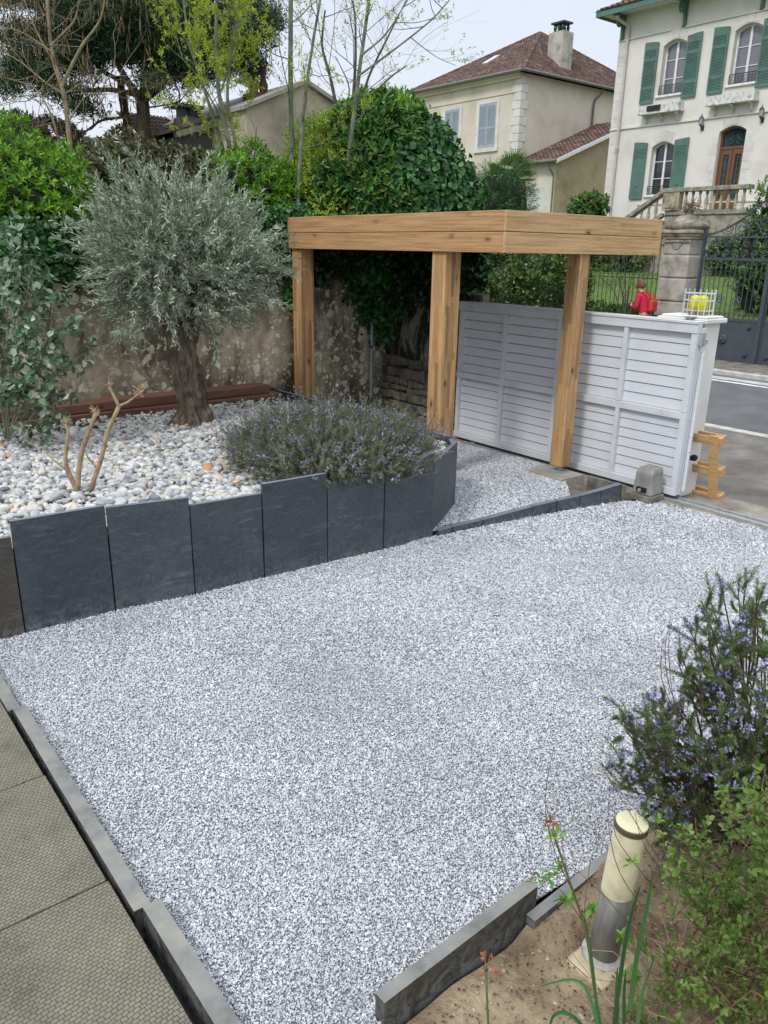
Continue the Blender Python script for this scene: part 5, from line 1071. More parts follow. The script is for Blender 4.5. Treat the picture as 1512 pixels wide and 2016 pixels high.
youngtree('bare_tree','bare dark twiggy tree standing behind the ivy mound',[([(672,260),(650,150),(632,90),(640,20)],.045,.018),([(690,260),(700,130),(700,40),(690,-30)],.04,.014),([(700,240),(725,150),(760,80),(790,20)],.035,.012),([(680,230),(690,170),(660,110)],.02,.008),([(720,200),(770,150),(800,130)],.028,.01)],19,None,0,1,None,1.7,4,.05,3,'bark_dark')
# distant foliage on the left horizon
bush('distant_shrub','reddish brown leafless shrub far behind the left hedge','shrub',[(atd(88,275,20),(.9,.8,.35))],LM('brownish_leaves',[(.06,.04,.035),(.10,.07,.05),(.05,.06,.03)]),420,6,.1,.12,.05,corem=False)
bush('distant_shrub','dark evergreen shrub between the bare tree and the pine trunks','shrub',[(atd(240,312,20),(.4,.4,.35)),(atd(38,262,24),(.6,.5,.45))],M['dlaurel'],420,7,.12,.12,.04)
# ---- palm and shrubs right of the mound
PM=thing('palm','fan palm with yellowing fronds beside the ivy mound','palm',(*atd(1000,420,24)[:2],1.7)); pc=np.array(atd(1000,352,24)); mb=MB(); my_=MB(); st=MB()
tr=MB(); tr.tube([(pc[0],pc[1],1.5),(pc[0],pc[1],pc[2]-.1)],.11,8); tr.build('trunk',M['bark_dark'],PM)
for i in range(30):
    az=random.uniform(0,2*PI); el=random.uniform(-.5,1.1); d=np.array([math.cos(az)*math.cos(el),math.sin(az)*math.cos(el),math.sin(el)]); L=random.uniform(.30,.5); q=pc+d*L; st.tube([pc,q],.014,4)
    nb=18; s=nrm(np.cross(d,[0,0,1.])+rng.normal(0,.1,3)); u2=np.cross(s,d); a=np.linspace(-1.5,1.5,nb); A=np.cos(a)[:,None]*d+np.sin(a)[:,None]*s+np.array([0,0,-.12]); (my_ if el<-.05 else mb).add(*[]) if 0 else None
    leaves(my_ if el<.0 else mb,np.repeat(q[None],nb,0),A,np.repeat(u2[None],nb,0),np.full(nb,.46),.045,.15,'thin')
st.build('frond_stems',M['honey'],PM); mb.build('fronds',LM('palm_green',[(.06,.12,.02),(.12,.2,.04),(.16,.22,.06)]),PM); my_.build('dead_fronds',LM('palm_yellow',[(.35,.30,.05),(.42,.36,.09)]),PM)
bush('conifer_shrub','feathery dark green shrub under the palm, rising above the pergola beam','shrub',[(atd(1000,400,22),(.62,.6,.95)),(atd(962,410,21.7),(.45,.4,.95))],M['ivy'],1000,12,.24,.09,.012,'thin',corem=True)
bush('round_shrub','small dark round shrub in front of the ochre annex','shrub',[(atd(1160,412,25),(.55,.5,.42))],M['dlaurel'],420,6,.08,.1,.045)
# ---- shrubs behind the iron fence
def loose(name,label,parts,mat,n,K,L,W,flowers=None,stems=0,seed=0,shape='hex'):
    t=thing(name,label,'shrub',tuple(parts[0][0])); mb=MB(); tot=0; allC=[]
    for c,R in parts:
        U=nrm(rng.normal(size=(n,3))); C=np.array(c)+U*np.array(R)*(rng.uniform(.25,1,n)**.5)[:,None]; kk=vn(C,2.6,seed)>-.25; C=C[kk]; allC.append(C); sprigs(mb,C,U[kk]*.6+np.array([0,0,.5]),K,L*1.6,L,W,.9,shape)
    mb.build('foliage',mat,t); allC=np.concatenate(allC)
    if flowers:
        f=MB(); idx=rng.permutation(len(allC))[:flowers]; P=allC[idx]+rng.normal(0,.03,(len(idx),3))
        for q in range(5): leaves(f,P,rng.normal(size=P.shape),rng.normal(size=P.shape)+np.array([-1,-.5,1]),.035,.035,.1,'round')
        f.build('flowers',LM('white_blossom',[(.6,.6,.52),(.72,.72,.66)]),t)
    if stems:
        s=MB(); 
        for q in range(stems):
            c,R=parts[q%len(parts)]; b=np.array([c[0]+rng.normal()*R[0]*.25,c[1]+rng.normal()*R[1]*.3,.3]); e=allC[rng.integers(len(allC))]; m_=(b+e)/2+rng.normal(0,.12,3); s.tube([b,m_,e],[.02,.014,.006],5,False)
        s.build('stems',M['bark_dark'],t)
    return t
M['shrubgreen']=LM('garden_shrub_leaves',[(0.036,0.081,0.019),(0.061,0.135,0.024),(0.113,0.203,0.039),(0.182,0.257,0.078)],.25)
loose('flowering_shrub','green shrub flecked with white blossom behind the fence, left of the right post',[(atd(985,545,20),(.9,.8,.9)),(atd(1060,540,19.6),(.8,.7,.8)),(atd(930,520,20),(.7,.7,.9))],M['shrubgreen'],1500,6,.07,.035,700,10)
loose('garden_shrub','loose green shrub with pale blossom behind the fence, right of the mound',[(atd(1125,560,19.5),(.5,.5,.6)),(atd(1100,500,21),(.8,.6,.5))],M['shrubgreen'],900,6,.07,.035,160,8,2)
t=youngtree('twiggy_shrub','nearly leafless shrub with dark arching stems behind the fence',[([(1230,640),(1228,590),(1215,530),(1190,480)],.022,.01),([(1232,640),(1236,580),(1250,520),(1275,480)],.022,.01),([(1230,640),(1232,560),(1228,500)],.018,.009),([(1228,640),(1210,570),(1180,545)],.015,.007),([(1236,640),(1260,560),(1290,530)],.015,.007)],18.6,'privet',300,1,None,.5,5,.04,2,'bark_dark')
t['category']='shrub'
bush('low_hedge','dark clipped hedge row at the back of the lawn across the street','hedge',[(np.array([24.6,y,2.25]),(.5,1.1,.62)) for y in (11.5,13.2,17.3,18.8,20.4,22.0)],M['dlaurel'],3300,5,.08,.10,.05)
bush('ground_cover','low leafy plants along the foot of the iron fence','ground cover',[(np.array([17.75,y,.72]),(.28,.65,.28)) for y in np.arange(11.2,19.6,.95)],M['shrubgreen'],2600,6,.07,.09,.045,corem=False); bpy.data.objects['ground_cover']['kind']='stuff'
t=thing('strap_leaf_clump','clump of upright strap leaves beside the stone pier','plant',(17.7,11.35,.4)); mb=MB()
for i in range(70):
    b=np.array([17.7+random.uniform(-.15,.15),11.4+random.uniform(-.25,.25),.4]); d=nrm(np.array([random.uniform(-.35,.35),random.uniform(-.35,.35),1])); leaves(mb,b[None],d[None],rng.normal(size=(1,3)),np.array([random.uniform(.8,1.3)]),.05,.15,'thin')
mb.build('leaves',M['shrubgreen'],t)
loose('tall_hedge','tall dense hedge with a bright green top behind the iron gate',[(np.array([20.2,9.9,2.2]),(.9,.9,1.75)),(np.array([20.0,8.3,2.3]),(.9,1.0,1.95)),(np.array([19.9,6.6,2.3]),(.9,1.1,1.95)),(np.array([19.8,5.0,2.3]),(.9,1.1,1.95))],M['dlaurel'],2300,6,.09,.045,60,0,3)
for i,y in enumerate((9.9,8.3,6.6,5.0)): core('dark_core',(20.3,y,2.1),(.8,1.0,1.75),M['corem'],bpy.data.objects['tall_hedge'],.1,i+1,s=.85)
mb=MB(); C=np.array([[20.1+rng.normal()*.4,rng.uniform(4.3,10.4),0] for _ in range(900)]); C[:,2]=3.95-.15*(C[:,1]>9.3)+.16*np.sin(C[:,1]*2.1)+rng.uniform(-.25,.06,900); sprigs(mb,C,np.tile([0,0,1.],(900,1)),7,.13,.085,.035,.7); mb.build('young_shoots',M['privet'],bpy.data.objects['tall_hedge'])
# lawn grass tufts
# ---- olive tree
OT=thing('olive_tree','old olive tree with gnarled trunk and silvery round crown','olive tree',atz(385,832,.58)); ob=atz(385,832,.56); D=float((ob-O)@to_uv((0,1,0)))
me=MB(); ns,nz=110,150; V=[]
tp_=atd(352,640,D); 
for k in range(nz):
    f=k/(nz-1); ctr=ob+(tp_-ob)*f+np.array([.015*math.sin(f*7),.015*math.cos(f*5),0]); r=.138*(1+.85*math.exp(-f*9)+.30*max(0,f-.72)/.28-.06*math.sin(f*9))
    for j in range(ns):
        a=2*PI*j/ns; h=mnoise.noise(Vector((math.cos(a)*1.6,math.sin(a)*1.6,f*4.2)))*.22+mnoise.noise(Vector((math.cos(a)*4,math.sin(a)*4,f*5+4)))*.13+.05*math.sin(a*9+f*6+2*mnoise.noise(Vector((a,f*3,1))))
        kn=sum(.28*math.exp(-((f-kf)/.045)**2-((math.atan2(math.sin(a-ka),math.cos(a-ka)))/.35)**2) for kf,ka in ((.35,-2.2),(.55,-1.2),(.22,-1.8),(.75,-2.6),(.45,-.4),(.12,-.9),(.3,-1.4)))
        fr_=mnoise.noise(Vector((a*9+f*2,f*5,2)))*.07+mnoise.noise(Vector((math.cos(a)*14,math.sin(a)*14,f*16)))*.08-.10*max(0,mnoise.noise(Vector((a*5,f*3.5,9)))-.15); kn+=fr_; rr=r*(1+h+kn); V.append((ctr[0]+rr*math.cos(a),ctr[1]+rr*math.sin(a),ctr[2]))
me.add(V,[(i*ns+j,i*ns+(j+1)%ns,(i+1)*ns+(j+1)%ns,(i+1)*ns+j) for i in range(nz-1) for j in range(ns)]); 
tips=[]; cc=np.array(atd(356,520,D)); 
for i in range(15):
    a=2*PI*i/15+random.uniform(-.2,.2); e=random.uniform(.35,1.25); d=np.array([math.cos(a)*math.cos(e),math.sin(a)*math.cos(e),math.sin(e)+.15]); branchy(me,tp_+np.array([0,0,-.03])+d*.05,d,random.uniform(.40,.6),.045,2,tips,.16,4,.55,.6,.2,7,6)
me.build('trunk',M['bark_olive'],OT,smooth=True)
mb=MB(); tw=MB(); RX,RZ=1.04,.72; nT=1600
U=nrm(rng.normal(size=(nT,3))+np.array([0,0,.25])); st_=cc+U*np.array([RX,RX,RZ])*(rng.uniform(.02,.80,nT)**.6)[:,None]*(.80+.16*vn(U,4,2))[:,None]; 
st_[nT-380:]+=U[nT-380:]*.20; DD=nrm(U*np.array([1,1,.85])+rng.normal(0,.5,(nT,3))+np.array([0,0,.22])); LL=rng.uniform(.16,.46,nT)
Kp=18; g_=np.linspace(.05,1,Kp); bend=rng.normal(0,.16,(nT,3))+np.array([0,0,.04])
Pt=st_[:,None]+DD[:,None]*(LL[:,None]*g_)[...,None]+bend[:,None]*(LL[:,None]*g_**2)[...,None]
T_=nrm(DD[:,None]+2*bend[:,None]*g_[None,:,None]); sdv=nrm(np.cross(T_,rng.normal(size=(nT,1,3))))
for s in (-1,1):
    A=T_*.85+s*sdv*.5+rng.normal(0,.30,T_.shape); Ls=rng.uniform(.045,.068,nT*Kp); leaves(mb,Pt.reshape(-1,3),A.reshape(-1,3),np.cross(A,sdv).reshape(-1,3)+rng.normal(0,.3,(nT*Kp,3)),Ls,.0125,.12,'thin')
for i in range(nT): tw.tube(np.concatenate([st_[i][None],Pt[i][[4,9,13,17]]]),[.005,.004,.003,.002,.0015],3,False)
mb.build('crown',M['olive'],OT); tw.build('twigs',plain('olive_twig',(.14,.13,.10),9,.9,0),OT)
# ---- pale broad-leaved shrub at the left edge
BS=thing('broad_leaved_shrub','leafy shrub with pale silvery green broad leaves at the left edge','shrub',atz(20,870,.55)); b=atz(15,865,.55); D=float((b-O)@to_uv((0,1,0))); mb=MB(); tips=[]; st=MB()
for pts in ([(15,865),(20,740),(30,620),(28,500)],[(15,865),(45,760),(75,690),(95,640)],[(12,865),(-10,700),(-20,560)],[(15,865),(60,800),(110,740),(135,700)],[(10,865),(25,700),(50,600),(60,540)],[(15,868),(55,830),(85,790),(100,800)],[(15,860),(5,760),(10,640),(-5,480)],[(10,860),(-30,760),(-40,650)],[(15,860),(70,750),(100,650),(105,590)]):
    Q=limb(st,pts,D+random.uniform(-.35,.2),.010,.004,5)
    for k in range(3,len(Q)): 
        for _ in range(3): branchy(st,Q[k],nrm(rng.normal(size=3)+np.array([0,0,.4])),.20,.003,1,tips,.15,2,.7,.6,.15,4,4)
st.build('stems',M['bark_green'],BS); C=np.array([q[0] for q in tips]); Dd=np.array([q[1] for q in tips]); print('tips',len(C)); i=rng.permutation(len(C))[:360]; sprigs(mb,C[i],Dd[i],4,.06,.072,.040,1.0,'round',upb=0); mb.build('foliage',M['camel'],BS)
# ---- pruned stumps in the pebbles
PS=thing('pruned_shrub','hard pruned bare shrub with three pale stems in the pebbles','shrub',atz(165,968,.56)); b=atz(165,968,.56); D=float((b-O)@to_uv((0,1,0))); mb=MB()
limb(mb,[(155,972),(132,925),(128,900),(135,850),(128,835)],D,.020,.011,8); limb(mb,[(130,925),(105,905),(88,890)],D,.009,.004,6); limb(mb,[(152,968),(158,900),(175,850),(188,815)],D,.021,.015,8); limb(mb,[(178,968),(200,900),(212,850),(234,800)],D,.019,.015,8); limb(mb,[(234,800),(222,775),(215,762)],D,.012,.010,7); limb(mb,[(234,800),(255,790),(283,768)],D,.010,.007,7); limb(mb,[(190,920),(172,900),(168,885)],D,.007,.004,5)
for (x,y) in ((128,835),(188,812),(190,818),(215,760),(285,766),(272,775),(278,780)):
    for _ in range(7): limb(mb,[(x,y),(x+random.uniform(-9,9),y+random.uniform(-13,4)),(x+random.uniform(-13,13),y+random.uniform(-20,2))],D,.005,.0025,4,2)
mb.build('stems',plain('pruned_bark',[(.16,.10,.055),(.33,.23,.14),(.42,.33,.22)],14,.9,.4,.004),PS,smooth=True)
# ---- rosemary
def rosemary(name,label,stems,needle,K,nw,flow,tubeR,fsize,loc,fl_from=.75,upw=0):
    """stems: list of (start, dir, length)"""
    t=thing(name,label,'rosemary bush',loc); S=np.array([s[0] for s in stems]); Dd=nrm(np.array([s[1] for s in stems])); L=np.array([s[2] for s in stems]); n=len(S)
    bend=rng.normal(0,.22,(n,3))+np.array([0,0,upw]); g=np.linspace(.12,1,K); P=S[:,None]+Dd[:,None]*(L[:,None]*g)[...,None]+bend[:,None]*(L[:,None]*g**2)[...,None]; T=nrm(Dd[:,None]+2*bend[:,None]*g[None,:,None])
    R0=nrm(np.cross(T,rng.normal(size=(n,1,3)))); B=np.cross(T,R0); mb=MB()
    for q in range(4):
        an=q*PI/2+np.arange(K)[None,:]*.8+rng.normal(0,.2,(n,K)); rad=np.cos(an)[...,None]*R0+np.sin(an)[...,None]*B; A=T*.75+rad*.75; l=needle*rng.uniform(.6,1.15,(n,K))*(1-.35*g[None]**4)
        leaves(mb,P.reshape(-1,3),A.reshape(-1,3),(T-rad).reshape(-1,3),l.ravel(),nw,.1,'thin')
    mb.build('foliage',M['rosem'],t); tb=MB(); idx=[0,K//3,2*K//3,K-1]
    for i in range(n): tb.tube(np.concatenate([S[i][None],P[i][idx]]),[tubeR,tubeR*.9,tubeR*.7,tubeR*.5,tubeR*.3],4,False)
    tb.build('stems',M['rosestem'],t)
    fm=MB(); c=rng.uniform(size=n)<flow
    for rep in range(7):
        gi=rng.uniform(fl_from,1.0,n); Q=S+Dd*(L*gi)[:,None]+bend*(L*gi**2)[:,None]+rng.normal(0,fsize*.6,(n,3)); Q=Q[c]
        for _ in range(3): leaves(fm,Q,rng.normal(size=Q.shape)+np.array([0,0,.3]),rng.normal(size=Q.shape),fsize*rng.uniform(.7,1.2,len(Q)),fsize*.55,.1,'hex')
    fm.build('flowers',M['rosefl'],t); return t
st=[]
cR=atz(655,905,.62); 
for i in range(3000):
    a=random.uniform(0,2*PI); r=math.sqrt(random.random()); px=652+r*math.cos(a)*188; py=905+r*math.sin(a)*52
    b=np.array(atz(px,py,.60)); h=.36*(1-r*r*.6); o_=np.array([(b[0]-cR[0]),(b[1]-cR[1]),0]); b[2]=.56+random.uniform(.0,h*1.15); d=nrm(o_*1.1+rng.normal(0,.38,3)+np.array([0,0,.75])); st.append((b,d,random.uniform(.12,.24)))
rosemary('rosemary','wide rosemary bush with pale lilac flowers spilling over the slate planter','',0,0,0,0,0,0) if 0 else rosemary('rosemary_bush','wide rosemary bush with pale lilac flowers spilling over the slate planter',st,.028,16,.0040,.30,.0022,.013,cR,.6)
# ================================================================== foreground plants
def atzD(px,py,z): return atz(px,py,z)
M['litter']=LM('dry_leaf_litter',[(.12,.07,.035),(.22,.14,.08),(.30,.22,.14),(.08,.05,.03)],.1,.9)
# moss mound and shaded ground plants beyond the rosemary
bush('moss_mound','low dark green moss and weeds on the ground under the pergola','plant',[(np.array([5.6,7.9,.12]),(.7,.5,.32)),(np.array([6.3,8.1,.05]),(.5,.4,.3))],LM('moss',[(.03,.045,.008),(.05,.07,.012),(.08,.09,.02)],.1,.9),1500,8,.03,.035,.008,'thin',corem=True,zmin=0)
# litter in the bed and on the soil
def litter(name,label,pts,zf,n,L,mat):
    P=np.array(pts)[rng.integers(0,len(pts),n)] if 0 else pts; P=np.concatenate([P,(zf(P[:,0],P[:,1])+rng.uniform(.004,.02,len(P)))[:,None]],1); mb=MB(); A=rng.normal(size=(len(P),3))*np.array([1,1,.15]); s=L*rng.uniform(.5,1.3,len(P)); leaves(mb,P,A,np.tile([0,0,1.],(len(P),1))+rng.normal(0,.4,(len(P),3)),s,s*.5,.2,'hex'); return tag(mb.build(name,mat),label,'leaf litter',kind='stuff')
x=rng.uniform(-1.5,4.4,9000);y=rng.uniform(4.6,8.7,9000); lit=np.clip((y-7.7)/.6,0,1)+np.clip((1.05-x)/1.2,0,1)*np.clip((y-5.4)/1.0,0,1); k=(rng.uniform(size=9000)<lit)&inside([tuple(np.array(p)*.97+c_bed*.03) for p in bedpoly],x,y)
litter('leaf_litter','brown fallen leaves among the pebbles along the old wall',np.stack([x[k],y[k]],1),lambda a,b:bedz(a,b)+.01,0,.05,M['litter'])
x=rng.uniform(1.2,3.2,4500);y=rng.uniform(.2,1.34,4500); litter('leaf_litter','scraps of dry leaf and twig scattered over the bare soil by the bollard',np.stack([x,y],1),soilz,0,.014,M['litter'])
mb=MB(); n=1100; P=np.stack([rng.uniform(1.2,3.2,n),rng.uniform(.3,1.34,n)],1); P=np.concatenate([P,soilz(P[:,0],P[:,1])[:,None]+.001],1); S=.0045*rng.lognormal(0,.5,(n,1,1)); V=(OCT[None]*rng.uniform(.6,1.2,(n,6,1))*S)+P[:,None]; mb.add(V.reshape(-1,3),(OF[None]+6*np.arange(n)[:,None,None]).reshape(-1,3)); tag(mb.build('small_stones',plain('soil_stones',[(.14,.12,.09),(.30,.27,.22),(.55,.53,.5)],60,.9,0)),'tiny stones and crumbs lying on the sandy soil','stones',kind='stuff')
x=rng.uniform(.9,6.3,60);y=rng.uniform(1.7,6.3,60); k=inside(low,x,y); litter('fallen_leaves','a few small dry leaves and bits of bark fallen on the pale gravel',np.stack([x[k],y[k]],1),lambda a,b:gz(a,b)+.008,0,.016,M['litter'])
# right rosemary: woody arms fan out from the root, leafy shoots along them
root=np.array(atz(1500,1640,.0)); 
def arms(poly,n,D0,D1):
    xs=[p[0] for p in poly];ys=[p[1] for p in poly]; out=[]
    while len(out)<n:
        a,b=random.uniform(min(xs),max(xs)),random.uniform(min(ys),max(ys))
        if inside(poly,np.array([a]),np.array([b]))[0]: out.append(atd(a,b,random.uniform(D0,D1)))
    return out
pA=[(1372,1225),(1395,1160),(1440,1150),(1520,1150),(1640,1180),(1640,1540),(1400,1440),(1325,1330)]
pB=[(1240,1420),(1300,1375),(1400,1430),(1560,1440),(1620,1700),(1320,1650),(1235,1585),(1215,1530)]
ends=arms(pA,58,2.15,2.75)+arms(pB,70,2.05,2.6)
for (a,b,Dd) in ((1422,1165,2.3),(1465,1172,2.35),(1390,1190,2.35),(1337,1310,2.3),(1360,1245,2.3),(1288,1395,2.25),(1225,1418,2.2),(1232,1440,2.2),(1222,1520,2.15),(1238,1555,2.12),(1345,1300,2.25),(1490,1180,2.4)): ends.append(atd(a,b,Dd))
stems=[]; wood=MB(); dn=MB()
for e in ends:
    b=root+np.array([random.uniform(-.15,.15),random.uniform(-.12,.12),0]); m1=b*.55+e*.45+np.array([0,0,-.05])+rng.normal(0,.055,3); pp=np.array([b,m1,b*.2+e*.8+rng.normal(0,.015,3),e]); wood.tube(pp,[.007,.005,.0035,.002],5,False)
    dd=nrm(e-m1); 
    for q in range(7):
        f=random.uniform(.0,.95); s=pp[2]*(1-f)+e*f if q<8 else m1*(1-f)+pp[2]*f; stems.append((s+rng.normal(0,.012,3),dd*.4+rng.normal(0,.75,3)+np.array([0,0,.30]),random.uniform(.05,.13)))
    stems.append((e-dd*.02,dd*.6+np.array([0,0,.7]),random.uniform(.07,.11)))
t=rosemary('rosemary_bush','straggly rosemary bush with violet blue flowers at the right edge, near the bollard',stems,.021,26,.0028,.34,.0014,.012,root,.6)
wood.build('branches',plain('old_rosemary_bark',[(.07,.04,.025),(.17,.11,.07)],20,.9,0),t)
for o in t.children:
    if o.name.startswith('foliage'): o.data.materials[0]=LM('green_rosemary_needles',[(.055,.10,.032),(.085,.145,.045),(.13,.20,.07),(.20,.26,.12),(.16,.16,.08)],.2,.5)
    if o.name.startswith('flowers'): o.data.materials[0]=LM('violet_blue_flowers',[(.30,.28,.55),(.40,.37,.68),(.50,.47,.78)],.3,.6)
# small-leaved sprawling shrub at the bottom right
PS2=thing('privet_shrub','sprawling small leaved light green shrub with tangled twigs at the bottom right','shrub',atz(1480,1900,-.05)); mb=MB(); tw=MB(); tw2=MB()
pC=[(1300,1690),(1330,1610),(1400,1590),(1520,1500),(1640,1500),(1640,2100),(1235,2100),(1245,1960),(1262,1850),(1290,1770)]
E_=arms(pC,118,1.55,1.95); rt2=np.array(atz(1490,1930,-.05)); C=[];Dd=[]
for e in E_:
    b=rt2+np.array([random.uniform(-.28,.28),random.uniform(-.2,.2),0]); m1=(b+e)/2+np.array([0,0,random.uniform(.0,.12)])+rng.normal(0,.03,3); pp=np.array([b,m1,(m1+e)/2+rng.normal(0,.02,3)+np.array([0,0,.02]),e]); (tw if random.random()<.6 else tw2).tube(pp,[.0032,.0024,.0018,.001],4,False)
    for _ in range(5):
        f=random.uniform(.2,1); s=pp[2]*(1-f)+e*f if random.random()<.7 else m1*(1-f)+pp[2]*f; d=nrm(rng.normal(size=3)+np.array([0,0,.6])); L=random.uniform(.03,.09); tw.tube([s,s+d*L],[.0012,.0008],4,False)
        for g in (0,.5,1.): C.append(s+d*L*g); Dd.append(d)
C=np.array(C);Dd=np.array(Dd); sprigs(mb,C,Dd,4,.014,.017,.0105,1.0,'round',upb=.1)
mb.build('foliage',M['privet'],PS2); tw.build('twigs',M['twig'],PS2); tw2.build('dry_twigs',M['drytwig'],PS2)
# dry tangle at its foot
for _ in range(0): pass
DT=MB()
for _ in range(46):
    a=np.array(atz(random.uniform(1230,1512),random.uniform(1780,2050),random.uniform(-.03,.12))); d=rng.normal(size=3)*np.array([.16,.16,.06]); DT.tube([a,a+d*.5+rng.normal(0,.02,3),a+d+np.array([0,0,.02])],.0016,4,False)
tag(DT.build('dry_twigs',M['drytwig']),'tangle of dry pale twigs on the soil at the bottom right','twigs',kind='stuff')
# thin bare reddish twigs standing against the gravel
BTW=thing('thin_twigs','fan of thin bare reddish twigs rising behind the bollard light','plant',atz(1330,1600,0)); mb=MB()
for pts in ([(1345,1420),(1312,1340),(1308,1270),(1322,1210)],[(1330,1400),(1318,1330),(1316,1250),(1325,1215)],[(1345,1430),(1302,1350),(1300,1280),(1310,1255)],[(1380,1430),(1385,1380),(1375,1320)],[(1360,1430),(1335,1380),(1350,1330)],[(1340,1640),(1350,1500),(1345,1430)],[(1385,1640),(1330,1560),(1230,1520),(1200,1500)],[(1330,1690),(1275,1620),(1220,1560),(1180,1510)]): limb(mb,pts,2.25,.0016,.0007,4,3)
mb.build('stems',M['twig'],BTW)
BTX=thing('arching_twigs','bare arching twigs crossing in front of the bollard light','plant',atz(1300,1830,-.05)); mb=MB()
for pts in ([(1390,1840),(1300,1760),(1240,1690),(1205,1640),(1212,1580)],[(1400,1800),(1320,1740),(1262,1660),(1250,1600)],[(1380,1870),(1290,1820),(1215,1720),(1195,1620),(1200,1560)],[(1340,1900),(1260,1850),(1190,1760),(1120,1700)],[(1420,1780),(1300,1700),(1240,1600),(1180,1500)]): limb(mb,pts,1.72,.0016,.0007,4,3)
mb.build('stems',M['twig'],BTX)
# shoot with withered head and leaf pairs
SHt=thing('leafy_shoot','tall thin shoot with withered tip and small bright leaf clusters left of the bollard','plant',atz(1180,2016,-.05)); mb=MB(); D=1.62
Q=limb(mb,[(1180,2060),(1176,1990),(1155,1833),(1126,1750),(1087,1634)],D,.0042,.003,7); 
for pts in ([(1100,1660),(1080,1600),(1065,1560)],[(1150,1820),(1100,1740),(1055,1735),(1030,1690),(1005,1640)],[(1126,1750),(1110,1690),(1100,1600)],[(1055,1735),(1035,1650),(1020,1600)],[(1130,1760),(1095,1690),(1070,1600),(1080,1510),(1090,1480)],[(1150,1800),(1160,1700),(1185,1620)]): limb(mb,pts,D,.0014,.0006,4,3)
mb.build('stem',plain('shoot_bark',[(.07,.06,.03),(.16,.14,.07)],20,.8,0),SHt)
mb=MB(); 
for (x,y,n_) in ((1108,1718,5),(1055,1739,4),(1112,1772,6),(1170,1797,6),(1100,1650,3),(1075,1725,3),(1240,1700,4),(1230,1850,5),(1262,1868,4),(1245,1920,5)):
    p=atd(x,y,D); sprigs(mb,np.tile(p,(2,1))+rng.normal(0,.006,(2,3)),rng.normal(0,.4,(2,3))+np.array([0,0,1]),n_,.01,.026,.012,1.15,'hex',upb=0)
mb.build('foliage',LM('bright_young_leaves',[(.10,.24,.035),(.15,.32,.05),(.22,.38,.09)],.35,.4),SHt)
mb=MB(); p=atd(1085,1620,D); leaves(mb,p+rng.normal(0,.008,(26,3)),rng.normal(size=(26,3))+np.array([0,0,.5]),rng.normal(size=(26,3)),.02,.006,.3,'thin'); mb.build('withered_tip',LM('withered',[(.16,.07,.035),(.28,.14,.08)],.1,.9),SHt)
# strap leaves
ST2=thing('strap_leaf_plant','plant with dark green upright and arching strap leaves below the bollard','plant',atz(1210,2016,-.05)); mb=MB(); 
def strap(pts,D0,D1,w):
    P=np.array([atd(x,y,D0+(D1-D0)*i/(len(pts)-1)) for i,(x,y) in enumerate(pts)]); t_=np.linspace(0,len(P)-1,14); Q=np.stack([np.interp(t_,range(len(P)),P[:,k]) for k in range(3)],1)
    for _ in range(3): Q[1:-1]=(Q[:-2]+2*Q[1:-1]+Q[2:])/4
    T=np.gradient(Q,axis=0); S=nrm(np.cross(T,nrm(Q-O))); ww=w*np.sin(np.linspace(.55,1,14)*PI)**.6+.0006; up_=nrm(O-Q)*w*.25
    V=np.concatenate([Q+S*ww[:,None]/2+up_,Q,Q-S*ww[:,None]/2+up_]); fs=[(i,i+1,14+i+1,14+i) for i in range(13)]+[(14+i,14+i+1,28+i+1,28+i) for i in range(13)]; mb.add(V,fs)
for pts,w in (([(1240,1990),(1254,1875),(1272,1800),(1286,1715)],.013),([(1205,2050),(1228,1870),(1245,1790),(1262,1740)],.011),([(1215,2060),(1214,1950),(1216,1905)],.014),([(1230,2060),(1228,1960),(1232,1910)],.010),([(1185,2060),(1170,1985),(1150,1928),(1110,1928),(1064,1942)],.011),([(1165,2060),(1140,2005),(1108,1990),(1085,1998),(1080,2040)],.012),([(1190,2060),(1175,1980),(1160,1840),(1148,1800)],.008),([(1250,2060),(1262,1960),(1290,1880)],.010)): strap(pts,1.58,1.60,w)
mb.build('leaves',LM('strap_leaf_green',[(.035,.10,.035),(.06,.15,.05),(.09,.19,.07)],.2,.35),ST2)
WF=thing('withered_flower','withered orange brown flower head on a single stalk at the bottom centre','flower',atz(961,2040,-.05)); mb=MB(); limb(mb,[(963,2060),(960,1990),(957,1915)],1.62,.0035,.003,6,3); mb.build('stem',LM('stalk',[(.16,.20,.08),(.2,.22,.1)],.1),WF)
mb=MB(); p=atd(957,1905,1.62)
for q in range(7):
    d=nrm(rng.normal(size=3)*np.array([1,1,.5])+np.array([0,0,.5])); e=p+d*.028; mb.tube([p,p+d*.016+np.array([0,0,.004]),e],[.0014,.001,.0018],4); leaves(mb,np.tile(e,(5,1)),rng.normal(size=(5,3))+d,rng.normal(size=(5,3)),.014,.007,.3,'hex')
mb.build('flower_head',LM('withered_petals',[(.42,.20,.09),(.55,.30,.16),(.35,.15,.07)],.2,.8),WF)
mb=MB(); mb.lathe([(.001,-.01),(.006,-.004),(.007,.006),(.004,.012)],p-np.array([0,0,.006]),8); mb.build('calyx',plain('calyx_green',(.05,.11,.07),9,.6),WF)
